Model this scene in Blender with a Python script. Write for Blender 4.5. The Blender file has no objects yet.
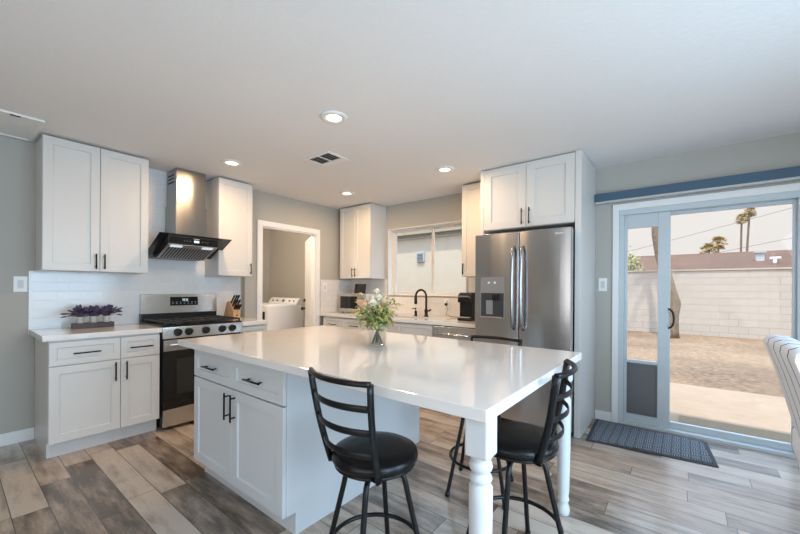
import bpy, bmesh, math, random
from mathutils import Vector, Matrix
S = bpy.context.scene
COL = S.collection
rnd = random.Random(7)
PI = math.pi

# ------------------------------------------------------------------ camera
cam = bpy.data.cameras.new('camera')
cam_o = bpy.data.objects.new('camera', cam)
COL.objects.link(cam_o)
cam.sensor_width = 36.0
cam.sensor_fit = 'HORIZONTAL'
cam.lens = 359.35 * 36.0 / 800.0
cam.shift_y = 21.6 / 800.0
cam.clip_start = 0.05
cam.clip_end = 400
yaw, roll = 0.6677, 0.0061
cam_o.matrix_world = (Matrix.Translation((4.1944, -0.7472, 1.2546)) @ Matrix.Rotation(yaw, 4, 'Z')
                      @ Matrix.Rotation(PI / 2, 4, 'X') @ Matrix.Rotation(roll, 4, 'Z'))
S.camera = cam_o

# ------------------------------------------------------------------ world, sun, daylight, exposure
S.view_settings.view_transform = 'Standard'
S.view_settings.look = 'None'
S.view_settings.gamma = 1.0
S.view_settings.use_curve_mapping = False
S.view_settings.exposure = -0.02
w = bpy.data.worlds.new('sky')
S.world = w
w.use_nodes = True
nt = w.node_tree
nt.nodes.clear()
wo = nt.nodes.new('ShaderNodeOutputWorld')
bg = nt.nodes.new('ShaderNodeBackground')
tc = nt.nodes.new('ShaderNodeTexCoord')
sx = nt.nodes.new('ShaderNodeSeparateXYZ')
cr = nt.nodes.new('ShaderNodeValToRGB')
nt.links.new(tc.outputs['Generated'], sx.inputs[0])
nt.links.new(sx.outputs['Z'], cr.inputs[0])
nt.links.new(cr.outputs[0], bg.inputs[0])
nt.links.new(bg.outputs[0], wo.inputs[0])
cr.color_ramp.elements[0].position = 0.0
cr.color_ramp.elements[0].color = (0.92, 0.85, 0.82, 1)
cr.color_ramp.elements[1].position = 0.6
cr.color_ramp.elements[1].color = (2.3, 3.1, 4.3, 1)
e = cr.color_ramp.elements.new(0.26)
e.color = (0.95, 0.89, 0.87, 1)
bg.inputs[1].default_value = 1.0

def lamp(name, kind, loc, rot, energy, color, **kw):
    l = bpy.data.lights.new(name, kind)
    l.energy = energy
    l.color = color
    for k, v in kw.items():
        setattr(l, k, v)
    o = bpy.data.objects.new(name, l)
    COL.objects.link(o)
    o.location = loc
    o.rotation_euler = rot
    return o

sun = lamp('sun', 'SUN', (0, 0, 10), (0, 0, 0), 4.6, (1.0, 0.93, 0.84), angle=0.03)
sun.rotation_euler = Vector((-0.03, 0.34, -1.0)).to_track_quat('-Z', 'Y').to_euler()
# daylight through the windows behind and to the right of the camera
lamp('daylight_rear_window', 'AREA', (4.1, -3.16, 1.30), (PI / 2 + 0.45, 0, 0), 38, (0.95, 0.97, 1.0), shape='RECTANGLE', size=3.2, size_y=1.7)
lamp('daylight_right_window', 'AREA', (5.80, 0.25, 1.22), (0, PI / 2 - 0.42, 0), 128, (0.54, 0.77, 1.0), shape='RECTANGLE', size=1.9, size_y=2.5)

# ------------------------------------------------------------------ material helpers
class NT:
    def __init__(s, name):
        s.m = bpy.data.materials.new(name)
        s.m.use_nodes = True
        s.t = s.m.node_tree
        s.t.nodes.clear()
        s.out = s.t.nodes.new('ShaderNodeOutputMaterial')
    def n(s, kind, **kw):
        x = s.t.nodes.new('ShaderNode' + kind)
        for k, v in kw.items():
            setattr(x, k, v)
        return x
    def l(s, a, b):
        s.t.links.new(a, b)
    def val(s, sock, v):
        if isinstance(v, bpy.types.NodeSocket):
            s.l(v, sock)
        else:
            sock.default_value = v
    def math(s, op, a, b=0.0, c=None):
        x = s.n('Math', operation=op)
        s.val(x.inputs[0], a)
        s.val(x.inputs[1], b)
        if c is not None:
            s.val(x.inputs[2], c)
        return x.outputs[0]
    def coords(s, kind='Object'):
        return s.n('TexCoord').outputs[kind]
    def xyz(s, v):
        x = s.n('SeparateXYZ')
        s.l(v, x.inputs[0])
        return x.outputs
    def comb(s, a, b, c):
        x = s.n('CombineXYZ')
        for i, v in enumerate((a, b, c)):
            s.val(x.inputs[i], v)
        return x.outputs[0]
    def noise(s, vec, scale, detail=3.0, rough=0.55):
        x = s.n('TexNoise')
        if vec is not None:
            s.l(vec, x.inputs['Vector'])
        x.inputs['Scale'].default_value = scale
        x.inputs['Detail'].default_value = detail
        x.inputs['Roughness'].default_value = rough
        return x
    def ramp(s, fac, stops):
        x = s.n('ValToRGB')
        s.val(x.inputs[0], fac)
        el = x.color_ramp.elements
        while len(el) < len(stops):
            el.new(0.5)
        for q, (p, c) in zip(el, stops):
            q.position = p
            q.color = (*c, 1) if len(c) == 3 else c
        return x.outputs[0]
    def mix(s, fac, a, b, blend='MIX'):
        x = s.n('MixRGB', blend_type=blend)
        s.val(x.inputs[0], fac)
        for i, v in ((1, a), (2, b)):
            if isinstance(v, bpy.types.NodeSocket):
                s.l(v, x.inputs[i])
            else:
                x.inputs[i].default_value = (*v, 1)
        return x.outputs[0]
    def bump(s, h, strength=0.2, dist=0.01):
        x = s.n('Bump')
        s.l(h, x.inputs['Height'])
        x.inputs['Strength'].default_value = strength
        x.inputs['Distance'].default_value = dist
        return x.outputs[0]
    def bsdf(s, color, rough=0.5, metal=0.0, normal=None, coat=0.0, spec=0.5, **kw):
        b = s.n('BsdfPrincipled')
        if isinstance(color, bpy.types.NodeSocket):
            s.l(color, b.inputs['Base Color'])
        else:
            b.inputs['Base Color'].default_value = (*color, 1)
        s.val(b.inputs['Roughness'], rough)
        s.val(b.inputs['Metallic'], metal)
        b.inputs['Coat Weight'].default_value = coat
        b.inputs['Coat Roughness'].default_value = 0.05
        b.inputs['Specular IOR Level'].default_value = spec
        if normal is not None:
            s.l(normal, b.inputs['Normal'])
        for k, v in kw.items():
            s.val(b.inputs[k.replace('_', ' ')], v)
        s.l(b.outputs[0], s.out.inputs[0])
        return b

def plain(name, color, rough=0.5, metal=0.0, nscale=60.0, var=0.05, bump=0.0, coat=0.0, spec=0.5):
    t = NT(name)
    n = t.noise(t.coords(), nscale, 3)
    c = t.mix(n.outputs[0], [v * (1 - var) for v in color], [min(1.0, v * (1 + var)) for v in color])
    nm = t.bump(n.outputs[0], bump, 0.004) if bump else None
    t.bsdf(c, rough, metal, nm, coat, spec)
    return t.m

def emit(name, color, strength):
    t = NT(name)
    x = t.n('Emission')
    x.inputs[0].default_value = (*color, 1)
    x.inputs[1].default_value = strength
    t.l(x.outputs[0], t.out.inputs[0])
    return t.m

def glass(name, tint=(1, 1, 1), refl=1.0):
    t = NT(name)
    tr = t.n('BsdfTransparent')
    tr.inputs[0].default_value = (*tint, 1)
    gl = t.n('BsdfGlossy')
    gl.inputs['Roughness'].default_value = 0.02
    lw = t.n('LayerWeight')
    lw.inputs[0].default_value = 0.5
    f = t.math('MULTIPLY_ADD', t.math('POWER', lw.outputs['Facing'], 4.0), 0.7, 0.035)
    f = t.math('MULTIPLY', f, refl)
    mx = t.n('MixShader')
    t.l(f, mx.inputs[0])
    t.l(tr.outputs[0], mx.inputs[1])
    t.l(gl.outputs[0], mx.inputs[2])
    t.l(mx.outputs[0], t.out.inputs[0])
    return t.m

def brushed(name, color=(0.60, 0.60, 0.60), rough=0.27, axis='Z', metal=1.0):
    t = NT(name)
    x, y, z = t.xyz(t.coords())[0:3]
    if axis == 'Z':
        v = t.comb(t.math('MULTIPLY', x, 220), t.math('MULTIPLY', y, 220), t.math('MULTIPLY', z, 2))
        wv = t.comb(t.math('MULTIPLY', x, 5.0), t.math('MULTIPLY', y, 5.0), t.math('MULTIPLY', z, 0.9))
    else:
        v = t.comb(t.math('MULTIPLY', x, 2), t.math('MULTIPLY', y, 2), t.math('MULTIPLY', z, 220))
        wv = t.comb(t.math('MULTIPLY', x, 2.0), t.math('MULTIPLY', y, 2.0), t.math('MULTIPLY', z, 1.5))
    n = t.noise(v, 1.0, 2)
    wn = t.noise(wv, 1.0, 1)
    r = t.math('MULTIPLY_ADD', n.outputs[0], 0.012, rough - 0.006)
    b = t.bsdf(color, r, metal, t.bump(wn.outputs[0], 0.22, 0.03))
    b.inputs['Anisotropic'].default_value = 0.75
    tg = t.n('Tangent', direction_type='RADIAL', axis='Z')
    t.l(tg.outputs[0], b.inputs['Tangent'])
    b.inputs['Anisotropic Rotation'].default_value = 0.25
    return t.m

def plank_floor():
    t = NT('wood_look_plank_tile')
    x, y, z = t.xyz(t.coords())[0:3]
    W, L = 0.1475, 0.92
    yy = t.math('DIVIDE', t.math('SUBTRACT', y, 0.072 - 40 * W), W)
    row = t.math('FLOOR', yy)
    fy = t.math('SUBTRACT', yy, row)
    wn = t.n('TexWhiteNoise', noise_dimensions='1D')
    t.l(row, wn.inputs['W'])
    xx = t.math('ADD', t.math('DIVIDE', x, L), t.math('MULTIPLY', wn.outputs[0], 1.0))
    xx = t.math('ADD', xx, 20.0)
    colm = t.math('FLOOR', xx)
    fx = t.math('SUBTRACT', xx, colm)
    wn2 = t.n('TexWhiteNoise', noise_dimensions='2D')
    t.l(t.comb(row, colm, 0.0), wn2.inputs['Vector'])
    rv = wn2.outputs[0]
    rc = t.xyz(wn2.outputs[1])
    ex = t.math('MULTIPLY', t.math('MINIMUM', fx, t.math('SUBTRACT', 1.0, fx)), L)
    ey = t.math('MULTIPLY', t.math('MINIMUM', fy, t.math('SUBTRACT', 1.0, fy)), W)
    ed = t.math('MINIMUM', ex, ey)
    joint = t.math('LESS_THAN', ed, 0.0022)
    off = t.math('MULTIPLY', rv, 37.0)
    g1 = t.noise(t.comb(t.math('ADD', t.math('MULTIPLY', x, 3.4), off), t.math('MULTIPLY', y, 20), off), 1.0, 6, 0.62)
    g2 = t.noise(t.comb(t.math('ADD', t.math('MULTIPLY', x, 3.0), off), t.math('MULTIPLY', y, 8), off), 1.0, 3, 0.6)
    g3 = t.noise(t.comb(t.math('MULTIPLY', x, 60), t.math('MULTIPLY', y, 300), off), 1.0, 2, 0.5)
    f = t.math('ADD', t.math('MULTIPLY', g1.outputs[0], 0.62), t.math('MULTIPLY', g2.outputs[0], 0.42))
    f = t.math('ADD', f, t.math('MULTIPLY', t.math('SUBTRACT', g3.outputs[0], 0.5), 0.16))
    f = t.math('ADD', f, t.math('MULTIPLY', t.math('SUBTRACT', rv, 0.5), 0.30))
    c = t.ramp(f, [(0.33, (0.095, 0.068, 0.050)), (0.44, (0.235, 0.176, 0.132)), (0.54, (0.375, 0.292, 0.224)), (0.68, (0.53, 0.435, 0.35))])
    grey = t.mix(1.0, c, (0.92, 0.97, 1.02), 'MULTIPLY')
    c = t.mix(rc[1], c, grey)
    c = t.mix(joint, c, (0.07, 0.06, 0.05))
    h = t.math('SUBTRACT', t.math('MULTIPLY', f, 0.25), t.math('MULTIPLY', joint, 1.0))
    ro = t.math('MULTIPLY_ADD', g1.outputs[0], 0.16, 0.24)
    fb_ = t.bsdf(c, ro, 0, t.bump(h, 0.25, 0.004), 0.45)
    fb_.inputs['Coat Roughness'].default_value = 0.16
    return t.m

def tiles(name, u, color, mortar, tw=0.152, th=0.076, rough=0.12):
    t = NT(name)
    o = t.xyz(t.coords())
    v = t.comb(o[u], o[2], 0.0)
    b = t.n('TexBrick')
    t.l(v, b.inputs['Vector'])
    b.inputs['Scale'].default_value = 1.0
    b.inputs['Brick Width'].default_value = tw
    b.inputs['Row Height'].default_value = th
    b.inputs['Mortar Size'].default_value = 0.0022
    b.inputs['Mortar Smooth'].default_value = 0.3
    b.inputs['Color1'].default_value = (*color, 1)
    b.inputs['Color2'].default_value = (*[q * 0.97 for q in color], 1)
    b.inputs['Mortar'].default_value = (*mortar, 1)
    n = t.noise(t.coords(), 9.0, 2)
    h = t.math('ADD', t.math('MULTIPLY', b.outputs['Fac'], -1.0), t.math('MULTIPLY', n.outputs[0], 0.5))
    t.bsdf(b.outputs['Color'], rough, 0, t.bump(h, 0.5, 0.004))
    return t.m

def wood(name, dark, light, axis=2, scale=1.0, rough=0.45):
    t = NT(name)
    o = t.xyz(t.coords())
    k = [18 * scale] * 3
    k[axis] = 2.0 * scale
    v = t.comb(*[t.math('MULTIPLY', o[i], k[i]) for i in range(3)])
    n = t.noise(v, 1.5, 5, 0.6)
    t.bsdf(t.ramp(n.outputs[0], [(0.3, dark), (0.7, light)]), rough, 0, t.bump(n.outputs[0], 0.1, 0.003))
    return t.m

M = {}
M['wall'] = plain('wall_paint_grey', (0.435, 0.42, 0.38), 0.75, nscale=140, var=0.02, bump=0.10)
M['ceil'] = plain('ceiling_paint_white', (0.80, 0.785, 0.77), 0.85, nscale=45, var=0.03, bump=0.35)
M['cab'] = plain('cabinet_paint_white', (0.645, 0.635, 0.61), 0.34, nscale=30, var=0.01)
M['toe'] = plain('toe_kick_paint', (0.62, 0.61, 0.60), 0.5, nscale=30, var=0.02)
M['trim'] = plain('trim_paint_white', (0.80, 0.80, 0.79), 0.38, nscale=30, var=0.01)
M['vinyl'] = plain('white_vinyl_frame', (0.53, 0.585, 0.61), 0.35, nscale=25, var=0.015)
M['almond'] = plain('almond_window_vinyl', (0.74, 0.69, 0.61), 0.4, nscale=25, var=0.02)
M['quartz'] = plain('white_quartz', (0.74, 0.725, 0.705), 0.08, nscale=220, var=0.03, coat=0.3)
M['tile_x'] = tiles('white_subway_tile', 1, (0.72, 0.735, 0.745), (0.80, 0.80, 0.80))
M['tile_y'] = tiles('cream_subway_tile', 0, (0.76, 0.735, 0.70), (0.66, 0.63, 0.59))
M['tile_d'] = tiles('cream_subway_tile_side', 1, (0.76, 0.735, 0.70), (0.66, 0.63, 0.59))
M['steel'] = brushed('brushed_stainless_vertical', (0.38, 0.365, 0.345), 0.24, 'Z')
M['steel_fr'] = brushed('fridge_stainless', (0.47, 0.47, 0.475), 0.24, 'Z')
M['steel_h'] = brushed('brushed_stainless_horizontal', (0.60, 0.595, 0.585), 0.27, 'H')
M['chrome'] = plain('polished_steel', (0.72, 0.72, 0.72), 0.14, 1.0, var=0.02)
M['black'] = plain('black_metal', (0.006, 0.006, 0.007), 0.32, 0.0, nscale=80, var=0.1, spec=0.3)
M['bronze'] = plain('dark_bronze', (0.045, 0.032, 0.025), 0.32, 0.8, nscale=60, var=0.1)
M['blackgl'] = plain('black_glass', (0.010, 0.011, 0.012), 0.06, 0.0, nscale=20, var=0.05)
M['blackpl'] = plain('black_plastic', (0.009, 0.009, 0.010), 0.33, nscale=60, var=0.1, spec=0.35)
M['iron'] = plain('cast_iron', (0.022, 0.022, 0.022), 0.55, 0.2, nscale=90, var=0.2, bump=0.2)
M['vinylblk'] = plain('black_vinyl', (0.004, 0.004, 0.0045), 0.27, nscale=180, var=0.15, bump=0.12, spec=0.32)
M['dark'] = plain('dark_gap', (0.012, 0.011, 0.010), 0.8)
M['grey_pl'] = plain('grey_plastic', (0.16, 0.17, 0.18), 0.4, nscale=50, var=0.05)
M['ltgrey'] = plain('light_grey_plastic', (0.50, 0.50, 0.50), 0.35, nscale=50, var=0.04)
M['ltgrey2'] = plain('switch_rocker', (0.60, 0.61, 0.60), 0.35, var=0.02)
M['hsteel'] = plain('dark_handle_steel', (0.36, 0.36, 0.37), 0.2, 1.0, var=0.03)
M['recess_shade'] = plain('dispenser_recess_shade', (0.045, 0.048, 0.052), 0.3, var=0.06)
M['dpanel'] = plain('dispenser_panel', (0.36, 0.36, 0.365), 0.35, 0.6, var=0.03)
M['filter'] = plain('steel_baffle', (0.42, 0.40, 0.38), 0.35, 0.9, nscale=80, var=0.06)
M['whitepl'] = plain('white_plastic', (0.82, 0.82, 0.80), 0.35, nscale=50, var=0.01)
M['enamel'] = plain('white_enamel', (0.84, 0.86, 0.88), 0.22, nscale=30, var=0.01)
M['glass'] = glass('window_glass', (0.97, 0.985, 0.98), 0.25)
M['vase'] = glass('vase_glass', (0.96, 0.975, 0.97), 1.8)
M['walnut'] = wood('dark_stained_wood', (0.018, 0.008, 0.005), (0.055, 0.024, 0.014), axis=1)
M['bamboo'] = wood('pale_knife_block_wood', (0.42, 0.24, 0.11), (0.62, 0.40, 0.21), axis=2)
M['lav'] = plain('lavender_flower', (0.085, 0.06, 0.13), 0.8, nscale=200, var=0.4)
M['lavleaf'] = plain('lavender_leaf', (0.06, 0.075, 0.055), 0.7, nscale=200, var=0.3)
M['pot'] = plain('galvanised_pot', (0.58, 0.60, 0.60), 0.4, 0.3, nscale=40, var=0.12)
M['leaf'] = plain('green_leaf', (0.36, 0.38, 0.10), 0.55, nscale=70, var=0.45)
M['leaf2'] = plain('dark_green_leaf', (0.17, 0.23, 0.07), 0.55, nscale=70, var=0.4)
M['stem'] = plain('brown_green_stem', (0.10, 0.085, 0.035), 0.6, nscale=90, var=0.3)
M['petalw'] = plain('ivory_petal', (0.86, 0.78, 0.60), 0.6, nscale=80, var=0.06)
M['petalp'] = plain('peach_petal', (0.84, 0.60, 0.36), 0.6, nscale=80, var=0.10)
M['blue'] = plain('slate_blue_valance', (0.052, 0.105, 0.165), 0.5, nscale=40, var=0.05)
M['lens'] = emit('warm_lamp_lens', (1.0, 0.86, 0.66), 7.0)
M['hoodled'] = emit('cool_led_lens', (0.75, 0.88, 1.0), 0.9)
M['digit'] = emit('display_digits', (0.70, 0.88, 1.0), 1.8)
M['flap'] = plain('smoky_vinyl_flap', (0.13, 0.135, 0.14), 0.3, nscale=20, var=0.06)
M['floor'] = plank_floor()

def mat_rug():
    t = NT('blue_grey_ribbed_mat')
    o = t.xyz(t.coords())
    c = t.n('TexChecker')
    t.l(t.comb(o[0], o[1], 0.0), c.inputs['Vector'])
    c.inputs['Scale'].default_value = 17.0
    s1 = t.math('SINE', t.math('MULTIPLY', o[0], 420))
    s2 = t.math('SINE', t.math('MULTIPLY', o[1], 420))
    ck = c.outputs['Fac']
    h = t.math('ADD', t.math('MULTIPLY', s1, ck), t.math('MULTIPLY', s2, t.math('SUBTRACT', 1.0, ck)))
    n = t.noise(t.coords(), 300, 2)
    gx = t.math('ABSOLUTE', t.math('SINE', t.math('MULTIPLY', o[0], PI * 17.0)))
    gy = t.math('ABSOLUTE', t.math('SINE', t.math('MULTIPLY', o[1], PI * 17.0)))
    gap = t.math('LESS_THAN', t.math('MINIMUM', gx, gy), 0.30)
    f = t.math('MULTIPLY_ADD', h, 0.30, t.math('MULTIPLY', n.outputs[0], 0.9))
    f = t.math('MULTIPLY', f, t.math('SUBTRACT', 1.0, t.math('MULTIPLY', gap, 0.40)))
    t.bsdf(t.ramp(f, [(0.1, (0.030, 0.036, 0.044)), (0.8, (0.30, 0.335, 0.38))]), 0.9, 0, t.bump(h, 0.5, 0.004))
    return t.m
M['mat'] = mat_rug()

def mat_stripe():
    t = NT('cream_upholstery_with_dark_stripes')
    y = t.xyz(t.coords())[1]
    f = t.math('FRACT', t.math('ADD', t.math('DIVIDE', y, 0.150), 20.27))
    d = t.math('ABSOLUTE', t.math('SUBTRACT', f, 0.5))
    s = t.math('LESS_THAN', d, 0.055)
    n = t.noise(t.coords(), 260, 2)
    t.bsdf(t.mix(s, (0.80, 0.86, 0.94), (0.045, 0.05, 0.07)), 0.85, 0, t.bump(n.outputs[0], 0.25, 0.003))
    return t.m
M['stripe'] = mat_stripe()

def mat_block():
    t = NT('painted_block_wall')
    o = t.xyz(t.coords())
    b = t.n('TexBrick')
    t.l(t.comb(o[0], o[2], 0.0), b.inputs['Vector'])
    b.inputs['Scale'].default_value = 1.0
    b.inputs['Brick Width'].default_value = 0.42
    b.inputs['Row Height'].default_value = 0.205
    b.inputs['Mortar Size'].default_value = 0.008
    b.inputs['Color1'].default_value = (0.52, 0.445, 0.37, 1)
    b.inputs['Color2'].default_value = (0.55, 0.47, 0.395, 1)
    b.inputs['Mortar'].default_value = (0.41, 0.34, 0.27, 1)
    n = t.noise(t.coords(), 3.0, 4)
    c = t.mix(t.math('MULTIPLY', n.outputs[0], 0.25), b.outputs[0], (0.33, 0.27, 0.215))
    t.bsdf(c, 0.9, 0, t.bump(b.outputs['Fac'], -0.3, 0.01))
    return t.m
M['block'] = mat_block()

def mat_ground(name, a, b, c, scale):
    t = NT(name)
    n1 = t.noise(t.coords(), scale, 4, 0.7)
    n2 = t.noise(t.coords(), 0.5, 3)
    n3 = t.noise(t.coords(), scale * 2.0, 6, 0.8)
    f = t.math('ADD', t.math('MULTIPLY', n1.outputs[0], 0.40), t.math('MULTIPLY', n2.outputs[0], 0.35))
    f = t.math('ADD', f, t.math('MULTIPLY', n3.outputs[0], 0.25))
    t.bsdf(t.ramp(f, [(0.35, a), (0.5, b), (0.62, c)]), 0.95, 0, t.bump(n1.outputs[0], 0.5, 0.02))
    return t.m
M['gravel'] = mat_ground('tan_gravel', (0.085, 0.050, 0.026), (0.215, 0.130, 0.072), (0.34, 0.225, 0.135), 11.0)
M['patio'] = mat_ground('patio_concrete', (0.29, 0.200, 0.130), (0.315, 0.220, 0.144), (0.34, 0.24, 0.158), 4.0)
M['roof'] = mat_ground('brown_shingle_roof', (0.075, 0.033, 0.015), (0.11, 0.049, 0.023), (0.14, 0.066, 0.034), 9.0)
M['stucco'] = plain('cream_stucco', (0.62, 0.505, 0.375), 0.9, nscale=5, var=0.10, bump=0.3)
M['soffit'] = plain('tan_eave_board', (0.40, 0.33, 0.24), 0.8, nscale=20, var=0.1)
M['bark'] = mat_ground('rough_bark', (0.11, 0.075, 0.048), (0.22, 0.155, 0.10), (0.34, 0.25, 0.165), 12.0)
M['palmbark'] = plain('palm_trunk', (0.20, 0.14, 0.09), 0.9, nscale=10, var=0.3)
M['frond'] = plain('dry_palm_frond', (0.36, 0.25, 0.085), 0.8, nscale=8, var=0.5)
M['wire'] = plain('power_line', (0.10, 0.09, 0.09), 0.6)

# ------------------------------------------------------------------ mesh helpers
class MB:
    def __init__(s):
        s.b = bmesh.new()
    def face(s, vs, smooth=False):
        try:
            f = s.b.faces.new(vs)
            f.smooth = smooth
            return f
        except ValueError:
            return None
    def v(s, p):
        return s.b.verts.new(p)
    def box(s, x0, x1, y0, y1, z0, z1):
        x0, x1 = min(x0, x1), max(x0, x1)
        y0, y1 = min(y0, y1), max(y0, y1)
        z0, z1 = min(z0, z1), max(z0, z1)
        c = [s.v(p) for p in ((x0, y0, z0), (x1, y0, z0), (x1, y1, z0), (x0, y1, z0), (x0, y0, z1), (x1, y0, z1), (x1, y1, z1), (x0, y1, z1))]
        for q in ((0, 3, 2, 1), (4, 5, 6, 7), (0, 1, 5, 4), (1, 2, 6, 5), (2, 3, 7, 6), (3, 0, 4, 7)):
            s.face([c[i] for i in q])
        return s
    def prism(s, poly, fn, a, b):
        """poly of 2-D points swept from a to b; fn(p, q, t) gives a 3-D point"""
        A = [s.v(fn(p, q, a)) for p, q in poly]
        B = [s.v(fn(p, q, b)) for p, q in poly]
        n = len(poly)
        s.face(A[::-1])
        s.face(B)
        for i in range(n):
            s.face([A[i], A[(i + 1) % n], B[(i + 1) % n], B[i]])
        return s
    def tube(s, pts, r, seg=12, cap=True, closed=False, flat=1.0, up=None):
        pts = [Vector(p) for p in pts]
        n = len(pts)
        rs = r if isinstance(r, (list, tuple)) else [r] * n
        rings = []
        prev = None
        for i in range(n):
            if closed:
                d = pts[(i + 1) % n] - pts[i - 1]
            else:
                d = pts[min(i + 1, n - 1)] - pts[max(i - 1, 0)]
            d.normalize()
            if prev is None:
                a = Vector(up) if up is not None else (Vector((0, 0, 1)) if abs(d.z) < 0.9 else Vector((1, 0, 0)))
            else:
                a = prev
            a = a - d * a.dot(d)
            if a.length < 1e-6:
                a = Vector((0, 1, 0))
            a.normalize()
            prev = a
            b = d.cross(a)
            rings.append([s.v(pts[i] + (a * math.cos(t) + b * math.sin(t) * flat) * rs[i]) for t in [2 * PI * k / seg for k in range(seg)]])
        m = n if closed else n - 1
        for i in range(m):
            A, B = rings[i], rings[(i + 1) % n]
            for k in range(seg):
                s.face([A[k], A[(k + 1) % seg], B[(k + 1) % seg], B[k]], True)
        if cap and not closed:
            s.face(rings[0][::-1])
            s.face(rings[-1])
        return s
    def lathe(s, prof, c, seg=32, smooth=True, axis='Z', cap=True):
        cx, cy, cz = c
        rings = []
        for r, z in prof:
            ring = []
            for k in range(seg):
                t = 2 * PI * k / seg
                a, b = r * math.cos(t), r * math.sin(t)
                p = {'Z': (cx + a, cy + b, cz + z), 'X': (cx + z, cy + a, cz + b), 'Y': (cx + b, cy + z, cz + a)}[axis]
                ring.append(s.v(p))
            rings.append(ring)
        for A, B in zip(rings, rings[1:]):
            for k in range(seg):
                s.face([A[k], A[(k + 1) % seg], B[(k + 1) % seg], B[k]], smooth)
        if cap:
            s.face(rings[0][::-1])
            s.face(rings[-1])
        return s
    def quadstrip(s, rows, smooth=True, closed=False):
        R = [[s.v(p) for p in r] for r in rows]
        for A, B in zip(R, R[1:]):
            n = len(A)
            for k in range(n if closed else n - 1):
                s.face([A[k], A[(k + 1) % n], B[(k + 1) % n], B[k]], smooth)
        return R
    def leaf(s, p, d, L, W, up=Vector((0, 0, 1)), bend=0.25):
        p, d = Vector(p), Vector(d).normalized()
        side = d.cross(up)
        if side.length < 1e-4:
            side = Vector((1, 0, 0))
        side.normalize()
        nrm = side.cross(d)
        q0 = s.v(p)
        m = p + d * L * 0.5 + nrm * L * 0.06
        a = s.v(m + side * W * 0.5 - nrm * W * 0.15)
        b = s.v(m - side * W * 0.5 - nrm * W * 0.15)
        c = s.v(m)
        t = s.v(p + d * L - nrm * L * bend)
        for f in ([q0, a, c], [q0, c, b], [a, t, c], [c, t, b]):
            s.face(f, True)
        return s

OFF = {}
def obj(name, mb, mat, parent=None, bevel=0.0, seg=2, origin=None, autosmooth=True):
    me = bpy.data.meshes.new(name)
    bmesh.ops.recalc_face_normals(mb.b, faces=mb.b.faces[:])
    if parent is not None:
        off = OFF[parent]
    elif origin is not None:
        off = Vector(origin)
    else:
        xs = [v.co for v in mb.b.verts]
        off = Vector(((min(v.x for v in xs) + max(v.x for v in xs)) / 2, (min(v.y for v in xs) + max(v.y for v in xs)) / 2, min(v.z for v in xs)))
    for v in mb.b.verts:
        v.co -= off
    mb.b.to_mesh(me)
    mb.b.free()
    me.materials.append(mat)
    o = bpy.data.objects.new(name, me)
    COL.objects.link(o)
    OFF[o] = off
    if parent is not None:
        o.parent = parent
    else:
        o.location = off
    if bevel:
        m = o.modifiers.new('bevel', 'BEVEL')
        m.width = bevel
        m.segments = seg
        m.limit_method = 'ANGLE'
        m.angle_limit = 0.6
        m.harden_normals = False
    return o

def tag(o, label, cat, group=None, kind=None):
    o['label'] = label
    o['category'] = cat
    if group:
        o['group'] = group
    if kind:
        o['kind'] = kind
    return o

def thing(name, label, cat, loc, group=None, kind=None):
    o = bpy.data.objects.new(name, None)
    COL.objects.link(o)
    o.location = loc
    o.empty_display_size = 0.1
    OFF[o] = Vector(loc)
    return tag(o, label, cat, group, kind)

def struct(name, mb, mat, label, cat, bevel=0.0):
    o = obj(name, mb, mat, bevel=bevel, origin=(0, 0, 0))
    return tag(o, label, cat, None, 'structure')

class FX:                      # a front facing +X
    def __init__(s, f): s.f = f
    def p(s, u, d, z): return (s.f + d, u, z)
class FY:                      # a front facing -Y
    def __init__(s, f): s.f = f
    def p(s, u, d, z): return (u, s.f - d, z)

def fbox(mb, fr, u0, u1, d0, d1, z0, z1):
    a, b = fr.p(u0, d0, z0), fr.p(u1, d1, z1)
    return mb.box(a[0], b[0], a[1], b[1], a[2], b[2])

def shaker(fr, u0, u1, z0, z1, rail=0.058, th=0.02, rec=0.009):
    """a slab whose front (d = 0) has a recessed panel; its back is at d = -th"""
    mb = MB()
    V = lambda u, d, z: mb.v(fr.p(u, d, z))
    def ring(a, d): return [V(u0 + a, d, z0 + a), V(u1 - a, d, z0 + a), V(u1 - a, d, z1 - a), V(u0 + a, d, z1 - a)]
    B, F, I, R = ring(0, -th), ring(0, 0), ring(rail, 0), ring(rail + 0.002, -rec)
    for A, C in ((B, F), (F, I), (I, R)):
        for k in range(4):
            mb.face([A[k], A[(k + 1) % 4], C[(k + 1) % 4], C[k]])
    mb.face(R)
    mb.face(B[::-1])
    return mb

def bar_handle(fr, u, z, L, vertical, r=0.0055, so=0.028):
    mb = MB()
    h = L / 2
    P = (lambda t, d: fr.p(u, d, z + t)) if vertical else (lambda t, d: fr.p(u + t, d, z))
    mb.tube([P(-h, so), P(h, so)], r, 10)
    for t in (-h * 0.72, h * 0.72):
        mb.tube([P(t, 0), P(t, so)], r * 0.85, 8)
    return mb

def front(kind, root, fr, u0, u1, z0, z1, hu, hz, hl, vertical, rail=0.058, mat=None, hmat=None):
    d = obj(kind, shaker(fr, u0, u1, z0, z1, rail), mat or M['cab'], root, 0.0015)
    if hu is not None:
        obj('handle', bar_handle(fr, hu, hz, hl, vertical), hmat or M['black'], d)
    return d

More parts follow.
